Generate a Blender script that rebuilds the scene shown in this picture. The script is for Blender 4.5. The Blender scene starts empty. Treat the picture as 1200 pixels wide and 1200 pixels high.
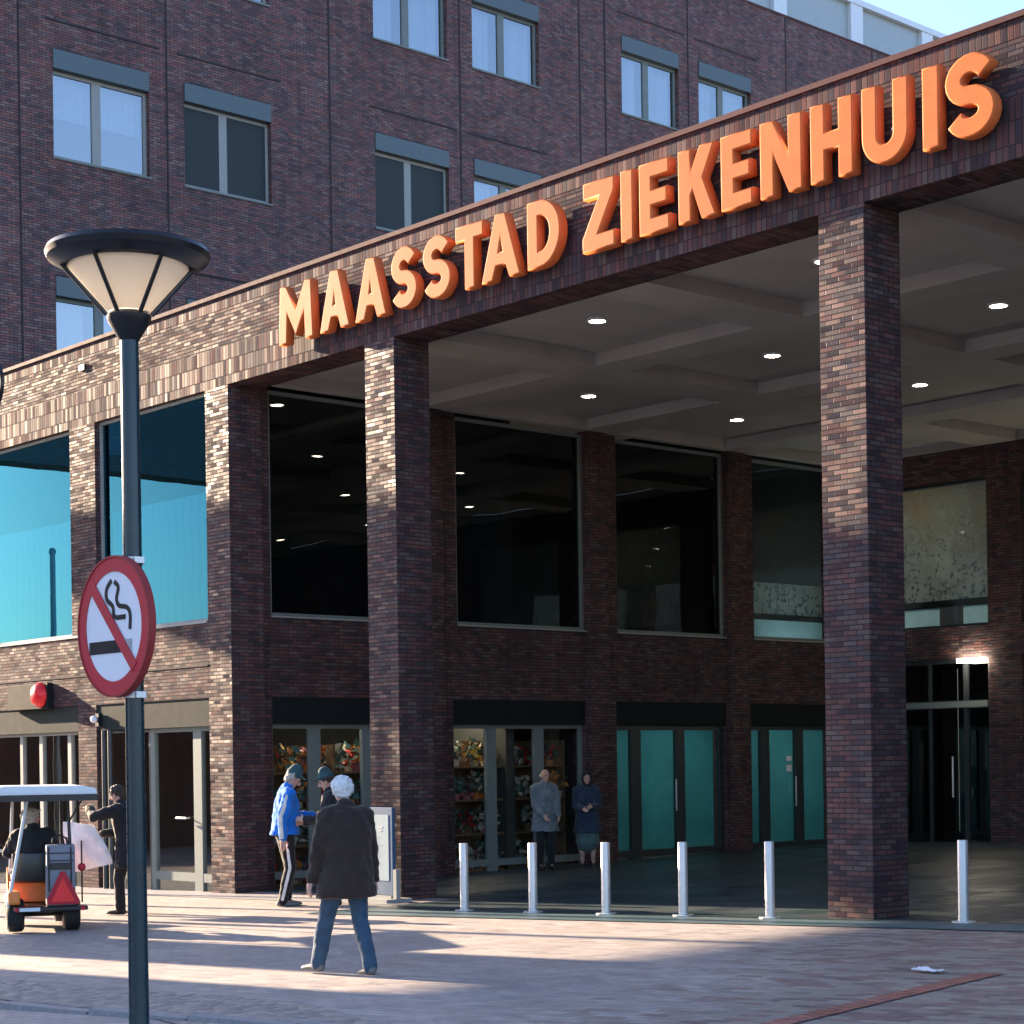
import bpy, bmesh, math, random
from mathutils import Vector, Matrix, noise
random.seed(7)
R = math.radians
scene = bpy.context.scene
COL = scene.collection
GX, GY = 0.0202, 0.0139            # the plaza falls gently to the left


def gz(x, y):
    return GX * x + GY * y


# ------------------------------------------------------------------ materials
class NT:
    def __init__(s, name):
        s.m = bpy.data.materials.new(name)
        s.m.use_nodes = True
        s.t = s.m.node_tree
        s.n = s.t.nodes
        s.l = s.t.links
        s.b = s.n['Principled BSDF']
        s.out = s.n['Material Output']

    def add(s, typ, **kw):
        nd = s.n.new(typ)
        for k, v in kw.items():
            setattr(nd, k, v)
        return nd

    def put(s, sock, v):
        if isinstance(v, bpy.types.NodeSocket):
            s.l.new(v, sock)
        else:
            sock.default_value = v

    def math(s, op, a, b=None, c=None):
        nd = s.add('ShaderNodeMath', operation=op)
        s.put(nd.inputs[0], a)
        if b is not None:
            s.put(nd.inputs[1], b)
        if c is not None:
            s.put(nd.inputs[2], c)
        return nd.outputs[0]

    def vmath(s, op, a, b=None):
        nd = s.add('ShaderNodeVectorMath', operation=op)
        s.put(nd.inputs[0], a)
        if b is not None:
            s.put(nd.inputs[1], b)
        return nd.outputs[0]

    def scale(s, a, f):
        nd = s.add('ShaderNodeVectorMath', operation='SCALE')
        s.put(nd.inputs[0], a)
        s.put(nd.inputs['Scale'], f)
        return nd.outputs[0]

    def mix(s, f, a, b, mode='MIX'):
        nd = s.add('ShaderNodeMix', data_type='RGBA', blend_type=mode)
        s.put(nd.inputs[0], f)
        for i, v in ((6, a), (7, b)):
            if isinstance(v, tuple) and len(v) == 3:
                v = v + (1,)
            s.put(nd.inputs[i], v)
        return nd.outputs[2]

    def ramp(s, f, stops, const=False):
        nd = s.add('ShaderNodeValToRGB')
        cr = nd.color_ramp
        if const:
            cr.interpolation = 'CONSTANT'
        while len(cr.elements) < len(stops):
            cr.elements.new(0.5)
        for e, (p, c) in zip(cr.elements, stops):
            e.position = p
            e.color = c + (1,) if len(c) == 3 else c
        s.put(nd.inputs[0], f)
        return nd.outputs[0]

    def noise(s, scale, detail=4, rough=0.6, vec=None):
        nd = s.add('ShaderNodeTexNoise')
        nd.inputs['Scale'].default_value = scale
        nd.inputs['Detail'].default_value = detail
        nd.inputs['Roughness'].default_value = rough
        if vec is not None:
            s.put(nd.inputs['Vector'], vec)
        return nd.outputs['Fac']

    def pos(s):
        return s.add('ShaderNodeNewGeometry').outputs['Position']

    def bump(s, h, strength=0.3, dist=0.01, normal=None):
        nd = s.add('ShaderNodeBump')
        nd.inputs['Strength'].default_value = strength
        nd.inputs['Distance'].default_value = dist
        s.put(nd.inputs['Height'], h)
        if normal is not None:
            s.put(nd.inputs['Normal'], normal)
        return nd.outputs[0]


def plain(name, col, rough=0.5, metal=0.0, var=0.12, scale=6.0, bump=0.0, spec=0.5, emit=None):
    t = NT(name)
    p = t.pos()
    f = t.noise(scale, 5, 0.65, p)
    lo = tuple(c * (1 - var) for c in col)
    hi = tuple(min(1, c * (1 + var)) for c in col)
    t.put(t.b.inputs['Base Color'], t.ramp(f, [(0.3, lo), (0.7, hi)]))
    rr = t.math('MULTIPLY_ADD', f, 0.2, rough - 0.1)
    t.put(t.b.inputs['Roughness'], rr)
    t.b.inputs['Metallic'].default_value = metal
    t.b.inputs['Specular IOR Level'].default_value = spec
    if bump:
        t.put(t.b.inputs['Normal'], t.bump(t.noise(scale * 8, 6, 0.7, p), bump, 0.01))
    if emit:
        t.b.inputs['Emission Color'].default_value = emit[0] + (1,)
        t.b.inputs['Emission Strength'].default_value = emit[1]
    return t.m


def brick(name, pal, bw=0.18, bh=0.056, soldier=False, joint=0.010, mortar=(0.035, 0.03, 0.03),
          namp=0.16, rlo=0.22, rhi=0.6, horiz=False, spec=0.5, weather=0.35, rot=0.0, bond=0.5, sheen=1.0, zone=None):
    """bricks hashed one by one: own colour, own gloss, own tiny tilt"""
    t = NT(name)
    g = t.add('ShaderNodeNewGeometry')
    P = g.outputs['Position']
    sx = t.add('ShaderNodeSeparateXYZ')
    if rot:
        vr = t.add('ShaderNodeVectorRotate', rotation_type='Z_AXIS')
        vr.inputs['Angle'].default_value = rot
        t.put(vr.inputs['Vector'], P)
        t.put(sx.inputs[0], vr.outputs[0])
    else:
        t.put(sx.inputs[0], P)
    x, y, z = sx.outputs
    if horiz:
        u, v = x, y
    else:
        sn = t.add('ShaderNodeSeparateXYZ')
        t.put(sn.inputs[0], g.outputs['True Normal'])
        ax = t.math('GREATER_THAN', t.math('ABSOLUTE', sn.outputs[0]), 0.6)
        az = t.math('GREATER_THAN', t.math('ABSOLUTE', sn.outputs[2]), 0.6)
        mu = t.add('ShaderNodeMix', data_type='FLOAT')
        t.put(mu.inputs[0], ax); t.put(mu.inputs[2], x); t.put(mu.inputs[3], y)
        u = mu.outputs[0]
        mv = t.add('ShaderNodeMix', data_type='FLOAT')
        t.put(mv.inputs[0], az); t.put(mv.inputs[2], z); t.put(mv.inputs[3], y)
        v = mv.outputs[0]
    if soldier:
        u, v = v, u
        bond = 0.0
    uu = t.math('ADD', u, 400.0)
    vv = t.math('ADD', v, 400.0)
    rv = t.math('DIVIDE', vv, bh)
    row = t.math('FLOOR', rv)
    fv = t.math('FRACT', rv)
    off = t.math('MULTIPLY', t.math('FRACT', t.math('MULTIPLY', row, bond)), 1.0)
    ru = t.math('ADD', t.math('DIVIDE', uu, bw), off)
    colm = t.math('FLOOR', ru)
    fu = t.math('FRACT', ru)
    cv = t.add('ShaderNodeCombineXYZ')
    t.put(cv.inputs[0], t.math('ADD', colm, 0.5)); t.put(cv.inputs[1], t.math('ADD', row, 0.5))
    wn = t.add('ShaderNodeTexWhiteNoise', noise_dimensions='2D')
    t.put(wn.inputs['Vector'], cv.outputs[0])
    hv, hc = wn.outputs['Value'], wn.outputs['Color']
    # mortar mask
    du = t.math('MULTIPLY', t.math('MINIMUM', fu, t.math('SUBTRACT', 1.0, fu)), bw)
    dv = t.math('MULTIPLY', t.math('MINIMUM', fv, t.math('SUBTRACT', 1.0, fv)), bh)
    d = t.math('MINIMUM', du, dv)
    mr = t.add('ShaderNodeMapRange')
    t.put(mr.inputs['Value'], d)
    mr.inputs['From Min'].default_value = joint * 0.35
    mr.inputs['From Max'].default_value = joint * 0.75
    mask = mr.outputs[0]
    n = len(pal)
    bc = t.ramp(hv, [(i / n, c) for i, c in enumerate(pal)], const=True)
    if zone:
        pal2, nx, ny, c0, wid = zone
        px_ = t.add('ShaderNodeSeparateXYZ'); t.put(px_.inputs[0], P)
        zv = t.math('SUBTRACT', t.math('ADD', t.math('MULTIPLY', px_.outputs[0], nx), t.math('MULTIPLY', px_.outputs[1], ny)), c0)
        zn = t.math('MULTIPLY', t.math('SUBTRACT', t.noise(0.9, 4, 0.6, P), 0.5), 3.0)
        zs = t.add('ShaderNodeMapRange'); zs.interpolation_type = 'SMOOTHSTEP'
        t.put(zs.inputs['Value'], t.math('ADD', t.math('ADD', zv, zn), t.math('MULTIPLY', t.math('SUBTRACT', hv, 0.5), wid)))
        zs.inputs['From Min'].default_value = -wid * 0.5; zs.inputs['From Max'].default_value = wid * 0.5
        b2 = t.ramp(hv, [(i / len(pal2), c) for i, c in enumerate(pal2)], const=True)
        bc = t.mix(zs.outputs[0], bc, b2)
    big = t.noise(0.55, 5, 0.6, P)
    mid = t.noise(3.1, 5, 0.65, P)
    fine = t.noise(60.0, 3, 0.6, P)
    bc = t.mix(t.math('MULTIPLY', fine, 0.5), bc, t.mix(1.0, bc, (0.45, 0.45, 0.45), 'MULTIPLY'))
    w = t.ramp(t.math('ADD', t.math('MULTIPLY', big, 0.6), t.math('MULTIPLY', mid, 0.4)),
               [(0.32, (1 - weather,) * 3), (0.68, (1 + weather * 0.6,) * 3)])
    bc = t.mix(1.0, bc, w, 'MULTIPLY')
    if not horiz:
        st = t.vmath('MULTIPLY', P, (5.0, 5.0, 0.35))
        run = t.ramp(t.noise(1.0, 4, 0.6, st), [(0.35, (0.78, 0.78, 0.8)), (0.7, (1.14, 1.12, 1.1))])
        bc = t.mix(1.0, bc, run, 'MULTIPLY')
    else:
        spot = t.ramp(t.noise(7.0, 2, 0.5, P), [(0.26, (0.72, 0.72, 0.72)), (0.34, (1.0, 1.0, 1.0))])
        bc = t.mix(1.0, bc, spot, 'MULTIPLY')
    base = t.mix(mask, mortar, bc)
    t.put(t.b.inputs['Base Color'], base)
    sc = t.add('ShaderNodeSeparateColor')
    t.put(sc.inputs[0], hc)
    rough = t.math('MULTIPLY_ADD', sc.outputs[1], rhi - rlo, rlo)
    mrg = t.add('ShaderNodeMix', data_type='FLOAT')
    t.put(mrg.inputs[0], mask); mrg.inputs[2].default_value = 0.9; t.put(mrg.inputs[3], rough)
    t.put(t.b.inputs['Roughness'], mrg.outputs[0])
    t.b.inputs['Specular IOR Level'].default_value = spec
    tilt = t.scale(t.vmath('SUBTRACT', hc, (0.5, 0.5, 0.5)), namp)
    nrm = t.vmath('NORMALIZE', t.vmath('ADD', g.outputs['Normal'], tilt))
    hgt = t.math('MULTIPLY_ADD', fine, 0.25, mask)
    t.put(t.b.inputs['Normal'], t.bump(hgt, 0.55 * sheen, 0.008, nrm))
    return t.m


def glass(name, tint=(0.55, 0.6, 0.6), ior=1.55, rough=0.0, gain=1.9, wob=0.012, col=(0.92, 0.95, 0.96)):
    t = NT(name)
    t.n.remove(t.b)
    tr = t.add('ShaderNodeBsdfTransparent')
    tr.inputs[0].default_value = tint + (1,)
    gl = t.add('ShaderNodeBsdfGlossy')
    gl.inputs['Color'].default_value = col + (1,)
    gl.inputs['Roughness'].default_value = rough
    b = t.bump(t.noise(0.9, 2, 0.4, t.pos()), 0.25, wob)
    t.put(gl.inputs['Normal'], b)
    g = t.add('ShaderNodeNewGeometry')
    dp = t.add('ShaderNodeVectorMath', operation='DOT_PRODUCT')
    t.put(dp.inputs[0], g.outputs['Normal']); t.put(dp.inputs[1], g.outputs['Incoming'])
    c1 = t.math('SUBTRACT', 1.0, t.math('ABSOLUTE', dp.outputs['Value']))
    f0 = ((ior - 1) / (ior + 1)) ** 2
    fr = t.math('MULTIPLY_ADD', t.math('POWER', c1, 5.0), 1 - f0, f0)
    mx = t.add('ShaderNodeMixShader')
    t.put(mx.inputs[0], t.math('MINIMUM', t.math('MULTIPLY', fr, gain), 1.0))
    t.l.new(tr.outputs[0], mx.inputs[1])
    t.l.new(gl.outputs[0], mx.inputs[2])
    t.l.new(mx.outputs[0], t.out.inputs[0])
    return t.m


PAL = [(0.112, 0.064, 0.064), (0.145, 0.076, 0.074), (0.082, 0.058, 0.066), (0.130, 0.086, 0.084),
       (0.096, 0.078, 0.088), (0.165, 0.082, 0.078), (0.070, 0.052, 0.060), (0.122, 0.064, 0.066), (0.150, 0.112, 0.106)]
PALT = [(c[0] * 1.65, c[1] * 1.40, c[2] * 1.28) for c in PAL]
M = {}
M['brick'] = brick('glazed_brick', PAL, rlo=0.34, rhi=0.75, namp=0.2, spec=0.10)
M['brick_wall'] = brick('wall_brick', PAL, rlo=0.45, rhi=0.8, namp=0.11, spec=0.05)
M['soldier'] = brick('soldier_brick', PAL, bw=0.24, bh=0.075, soldier=True, rlo=0.5, rhi=0.85, namp=0.10, spec=0.04)
M['tower_brick'] = brick('tower_brick', PALT, rlo=0.35, rhi=0.7, namp=0.1, weather=0.3, spec=0.25)
M['fascia'] = brick('fascia_brick', PAL, rlo=0.5, rhi=0.8, namp=0.09, spec=0.03)
M['coping'] = plain('coping', (0.10, 0.05, 0.05), 0.7, 0.0, spec=0.1)
M['joint'] = plain('joint', (0.03, 0.026, 0.028), 0.9)
M['soffit'] = plain('soffit', (0.40, 0.385, 0.36), 0.8, var=0.10, scale=1.3, bump=0.1)
M['alu'] = plain('aluminium_frame', (0.30, 0.315, 0.30), 0.6, 0.0, 0.06, spec=0.2)
M['alu_dark'] = plain('dark_frame', (0.045, 0.055, 0.06), 0.4, 0.4, 0.1)
M['alu_green'] = plain('grey_green_frame', (0.17, 0.205, 0.195), 0.6, 0.0, 0.08, spec=0.2)
M['shutter'] = plain('shutter_box', (0.085, 0.115, 0.125), 0.5, 0.3, 0.08)
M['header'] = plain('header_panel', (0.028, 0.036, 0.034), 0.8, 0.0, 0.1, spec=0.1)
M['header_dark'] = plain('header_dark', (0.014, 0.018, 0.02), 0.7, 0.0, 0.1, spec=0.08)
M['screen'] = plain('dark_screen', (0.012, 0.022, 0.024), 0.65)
M['curtain'] = None
M['glass'] = glass('window_glass')
M['glass_sky'] = glass('reflective_glass', (0.45, 0.5, 0.52), gain=6.0, wob=0.006)
M['glass_solar'] = glass('solar_glass', (0.25, 0.5, 0.55), 1.5, gain=4.0, wob=0.004, col=(0.05, 0.225, 0.33))
M['glass_dark'] = glass('tinted_glass', (0.22, 0.28, 0.29), 1.5)
M['glass_shop'] = glass('shop_glass', (0.8, 0.85, 0.84), 1.45, gain=1.7)
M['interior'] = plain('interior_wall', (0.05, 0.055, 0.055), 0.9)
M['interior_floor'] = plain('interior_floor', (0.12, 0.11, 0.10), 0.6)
M['white'] = plain('white_paint', (0.78, 0.79, 0.80), 0.45, var=0.04)
M['steel'] = plain('brushed_steel', (0.62, 0.63, 0.63), 0.42, 0.55, 0.06, 20)
M['black'] = plain('black_paint', (0.012, 0.013, 0.015), 0.33, var=0.2)
M['pole'] = plain('pole_paint', (0.004, 0.028, 0.040), 0.27, 0.0, 0.15, 9, spec=0.45)
M['orange'] = plain('orange_letter', (0.60, 0.15, 0.042), 0.6, var=0.16, scale=2.5, spec=0.10)
M['orange_side'] = plain('orange_return', (0.66, 0.17, 0.05), 0.6, var=0.12, scale=3, spec=0.12)
M['red'] = plain('sign_red', (0.45, 0.018, 0.03), 0.7, var=0.1)
M['reflector'] = plain('reflector_red', (0.85, 0.015, 0.02), 0.3, var=0.06)
M['rim'] = plain('sign_edge', (0.30, 0.035, 0.035), 0.7, 0.3)
M['plate'] = plain('sign_white', (0.72, 0.75, 0.80), 0.7, var=0.03, spec=0.2)
M['grey'] = plain('mark_grey', (0.33, 0.36, 0.38), 0.5)
M['rubber'] = plain('rubber', (0.014, 0.014, 0.015), 0.7)
M['lamp_on'] = plain('downlight_lens', (0.9, 0.85, 0.75), 0.4, emit=((1.0, 0.86, 0.66), 9.0))
M['lamp_cool'] = plain('cool_lamp', (0.85, 0.9, 0.92), 0.4, emit=((0.75, 0.95, 1.0), 3.0))
M['lamp_in'] = plain('interior_lamp', (0.9, 0.85, 0.75), 0.4, emit=((1.0, 0.8, 0.55), 16.0))


def lens_mat():
    t = NT('frosted_lens')
    t.b.inputs['Base Color'].default_value = (0.85, 0.80, 0.70, 1)
    t.b.inputs['Roughness'].default_value = 0.45
    t.n.remove(t.b)
    d = t.add('ShaderNodeBsdfDiffuse'); d.inputs[0].default_value = (0.86, 0.80, 0.70, 1)
    tl = t.add('ShaderNodeBsdfTranslucent'); tl.inputs[0].default_value = (0.98, 0.92, 0.82, 1)
    gl = t.add('ShaderNodeBsdfGlossy'); gl.inputs['Roughness'].default_value = 0.25
    a = t.add('ShaderNodeMixShader'); a.inputs[0].default_value = 0.8
    t.l.new(d.outputs[0], a.inputs[1]); t.l.new(tl.outputs[0], a.inputs[2])
    b = t.add('ShaderNodeMixShader'); b.inputs[0].default_value = 0.06
    t.l.new(a.outputs[0], b.inputs[1]); t.l.new(gl.outputs[0], b.inputs[2])
    t.l.new(b.outputs[0], t.out.inputs[0])
    return t.m


M['lens'] = lens_mat()


def cloth(name, col, rough=0.85, amp=0.25, sc=14):
    t = NT(name)
    p = t.add('ShaderNodeTexCoord').outputs['Object']
    f = t.noise(sc * 0.5, 5, 0.6, p)
    t.put(t.b.inputs['Base Color'], t.ramp(f, [(0.3, tuple(c * 0.75 for c in col)), (0.7, tuple(min(1, c * 1.25) for c in col))]))
    t.b.inputs['Roughness'].default_value = rough
    t.b.inputs['Specular IOR Level'].default_value = 0.25
    t.b.inputs['Sheen Weight'].default_value = 0.15
    t.put(t.b.inputs['Normal'], t.bump(t.noise(sc, 5, 0.6, p), amp, 0.03))
    return t.m


M['skin'] = cloth('skin', (0.52, 0.31, 0.24), 0.55, 0.05, 30)
M['lip'] = plain('lip', (0.33, 0.12, 0.11), 0.5)
M['eye'] = plain('eye_dark', (0.03, 0.025, 0.022), 0.4)
M['white_hair'] = cloth('white_hair', (0.80, 0.79, 0.77), 0.7, 0.6, 60)
M['grey_hair'] = cloth('grey_hair', (0.48, 0.42, 0.35), 0.7, 0.6, 60)
M['dark_hair'] = cloth('dark_hair', (0.04, 0.03, 0.025), 0.6, 0.6, 60)
M['coat_brown'] = cloth('brown_coat', (0.036, 0.024, 0.019))
M['jeans'] = cloth('jeans', (0.035, 0.075, 0.125))
M['blue'] = cloth('blue_jacket', (0.012, 0.17, 0.62))
M['cap'] = cloth('teal_cap', (0.03, 0.08, 0.09))
M['track'] = cloth('black_trousers', (0.012, 0.013, 0.016))
M['stripe'] = cloth('white_stripe', (0.75, 0.72, 0.68))
M['dark'] = cloth('dark_coat', (0.014, 0.016, 0.02))
M['greyblue'] = cloth('greyblue_coat', (0.15, 0.19, 0.22))
M['navy'] = cloth('navy_coat', (0.022, 0.04, 0.075))
M['greenish'] = cloth('green_skirt', (0.06, 0.12, 0.12))
M['stocking'] = cloth('stocking', (0.45, 0.30, 0.25), 0.6, 0.05)
M['shoe'] = plain('shoe_leather', (0.02, 0.018, 0.018), 0.45)
M['shoe_grey'] = plain('shoe_grey', (0.14, 0.135, 0.13), 0.6)
M['bag'] = cloth('white_bag', (0.80, 0.81, 0.85), 0.6, 0.8, 8)
M['cart_roof'] = plain('cart_roof', (0.70, 0.76, 0.78), 0.35, var=0.03)
M['cart_orange'] = plain('cart_orange', (0.80, 0.23, 0.05), 0.35)
M['cart_grey'] = plain('cart_grey', (0.19, 0.20, 0.24), 0.6)
M['poster'] = plain('poster_pale', (0.27, 0.37, 0.43), 0.6, var=0.06, scale=3, spec=0.2)
M['board_blue'] = plain('board_blue', (0.05, 0.11, 0.20), 0.4)


def curtain_mat():
    t = NT('white_curtain')
    s = t.add('ShaderNodeSeparateXYZ'); t.put(s.inputs[0], t.pos())
    w = t.math('SINE', t.math('MULTIPLY', s.outputs[1], 42.0))
    n = t.noise(2.0, 3, 0.6, t.pos())
    t.put(t.b.inputs['Base Color'], t.ramp(n, [(0.3, (0.55, 0.62, 0.68)), (0.7, (0.75, 0.8, 0.83))]))
    t.b.inputs['Roughness'].default_value = 0.9
    t.put(t.b.inputs['Normal'], t.bump(w, 0.8, 0.03))
    return t.m


M['curtain'] = curtain_mat()


def sky_panel_mat(name, a, b, sc=0.35):
    t = NT(name)
    p = t.pos()
    n = t.noise(sc, 4, 0.55, p)
    w = t.add('ShaderNodeTexWave'); w.inputs['Scale'].default_value = 1.3
    w.inputs['Distortion'].default_value = 5.0; w.inputs['Detail'].default_value = 3
    t.put(w.inputs['Vector'], p)
    f = t.math('ADD', t.math('MULTIPLY', n, 0.8), t.math('MULTIPLY', w.outputs['Fac'], 0.2))
    t.put(t.b.inputs['Base Color'], t.ramp(f, [(0.3, a), (0.75, b)]))
    t.b.inputs['Roughness'].default_value = 0.35
    t.b.inputs['Specular IOR Level'].default_value = 0.6
    return t.m


M['cyan'] = sky_panel_mat('cyan_sky_panel', (0.03, 0.36, 0.56), (0.12, 0.55, 0.72))
M['cyan_edge'] = plain('cyan_panel_head', (0.10, 0.25, 0.42), 0.5)


def film_mat(name, col, fac=0.6):
    t = NT(name)
    d = t.add('ShaderNodeBsdfDiffuse'); tl = t.add('ShaderNodeBsdfTranslucent')
    n = t.noise(0.9, 4, 0.6, t.pos())
    c = t.ramp(n, [(0.3, tuple(k * 0.8 for k in col)), (0.7, tuple(min(1, k * 1.15) for k in col))])
    t.put(d.inputs[0], c); t.put(tl.inputs[0], c)
    a = t.add('ShaderNodeMixShader'); a.inputs[0].default_value = fac
    t.l.new(d.outputs[0], a.inputs[1]); t.l.new(tl.outputs[0], a.inputs[2])
    t.l.new(a.outputs[0], t.out.inputs[0])
    return t.m


M['teal'] = film_mat('teal_film', (0.08, 0.34, 0.36))

M['pale_teal'] = film_mat('pale_band', (0.5, 0.82, 0.9))


def tree_reflection_mat():
    t = NT('painted_reflection')  # mirrored trees painted as a pattern on a translucent sheet
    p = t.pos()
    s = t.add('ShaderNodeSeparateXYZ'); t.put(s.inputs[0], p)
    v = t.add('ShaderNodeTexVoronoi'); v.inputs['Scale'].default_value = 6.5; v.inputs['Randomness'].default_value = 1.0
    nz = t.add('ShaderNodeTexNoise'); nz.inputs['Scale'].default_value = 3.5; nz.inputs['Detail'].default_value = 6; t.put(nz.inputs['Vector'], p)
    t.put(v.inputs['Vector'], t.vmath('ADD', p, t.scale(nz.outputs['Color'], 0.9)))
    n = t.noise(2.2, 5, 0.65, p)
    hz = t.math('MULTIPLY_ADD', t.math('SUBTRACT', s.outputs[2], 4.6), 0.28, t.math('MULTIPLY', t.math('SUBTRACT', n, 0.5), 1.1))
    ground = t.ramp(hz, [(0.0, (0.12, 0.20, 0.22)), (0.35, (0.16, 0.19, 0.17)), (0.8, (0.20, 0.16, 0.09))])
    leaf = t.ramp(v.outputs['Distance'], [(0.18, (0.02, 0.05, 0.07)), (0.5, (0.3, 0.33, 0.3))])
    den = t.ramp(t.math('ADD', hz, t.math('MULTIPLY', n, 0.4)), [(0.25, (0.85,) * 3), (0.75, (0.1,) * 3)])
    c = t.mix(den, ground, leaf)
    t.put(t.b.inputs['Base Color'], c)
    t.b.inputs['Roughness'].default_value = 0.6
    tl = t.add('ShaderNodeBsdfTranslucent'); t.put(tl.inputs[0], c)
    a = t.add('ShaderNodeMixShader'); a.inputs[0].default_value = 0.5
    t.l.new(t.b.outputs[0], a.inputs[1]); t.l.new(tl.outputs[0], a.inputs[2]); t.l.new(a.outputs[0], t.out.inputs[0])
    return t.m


M['tree_reflection'] = tree_reflection_mat()

# paving
GREY = [(0.20, 0.19, 0.185), (0.25, 0.225, 0.21), (0.17, 0.165, 0.17), (0.28, 0.24, 0.22), (0.22, 0.19, 0.175), (0.26, 0.20, 0.175)]
PINK = [(0.30, 0.205, 0.17), (0.34, 0.25, 0.21), (0.27, 0.175, 0.145), (0.36, 0.28, 0.24), (0.31, 0.22, 0.19), (0.25, 0.19, 0.17)]
BRN = [(0.23, 0.15, 0.13), (0.29, 0.23, 0.19), (0.19, 0.135, 0.125), (0.33, 0.29, 0.235), (0.25, 0.165, 0.14), (0.30, 0.26, 0.22)]
MIXP = [(0.40, 0.355, 0.33), (0.435, 0.39, 0.36), (0.37, 0.335, 0.315), (0.455, 0.405, 0.37), (0.39, 0.33, 0.295), (0.42, 0.375, 0.35), (0.355, 0.32, 0.305), (0.43, 0.37, 0.335)]
M['pave_pink'] = brick('plaza_paving', MIXP, 0.22, 0.11, horiz=True, joint=0.010, mortar=(0.24, 0.22, 0.205), rlo=0.45, rhi=0.75, namp=0.03, rot=R(-12),
                       weather=0.28, zone=(BRN, 0.885, 0.466, -0.1, 1.6))
M['pave_red'] = brick('red_paving', [(0.38, 0.14, 0.09), (0.33, 0.13, 0.095), (0.41, 0.17, 0.12)], 0.22, 0.11, horiz=True, rlo=0.5, rhi=0.8, namp=0.03, rot=R(10))
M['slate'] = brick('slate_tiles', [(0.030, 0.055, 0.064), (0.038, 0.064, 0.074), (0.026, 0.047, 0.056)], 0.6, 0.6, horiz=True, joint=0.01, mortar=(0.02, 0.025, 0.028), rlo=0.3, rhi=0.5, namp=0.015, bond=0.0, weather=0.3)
M['strip'] = brick('kerb_stone', [(0.07, 0.13, 0.145), (0.085, 0.145, 0.16), (0.065, 0.115, 0.13)], 1.0, 3.0, horiz=True, joint=0.014, mortar=(0.04, 0.05, 0.055), rlo=0.4, rhi=0.6, namp=0.02, rot=R(-9), bond=0.0)
M['granite'] = plain('granite_kerb', (0.24, 0.24, 0.25), 0.6, var=0.3, scale=30, bump=0.2)


def cobble():
    t = NT('cobbles')
    p = t.pos()
    v = t.add('ShaderNodeTexVoronoi'); v.inputs['Scale'].default_value = 9.0
    t.put(v.inputs['Vector'], p)
    h = t.math('SUBTRACT', 1.0, v.outputs['Distance'])
    c = t.mix(0.5, t.ramp(v.outputs['Color'], [(0.2, (0.16, 0.15, 0.14)), (0.8, (0.36, 0.32, 0.28))]), (0.27, 0.24, 0.21))
    t.put(t.b.inputs['Base Color'], c)
    t.b.inputs['Roughness'].default_value = 0.75
    t.put(t.b.inputs['Normal'], t.bump(h, 0.9, 0.03))
    return t.m


M['cobble'] = cobble()


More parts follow.
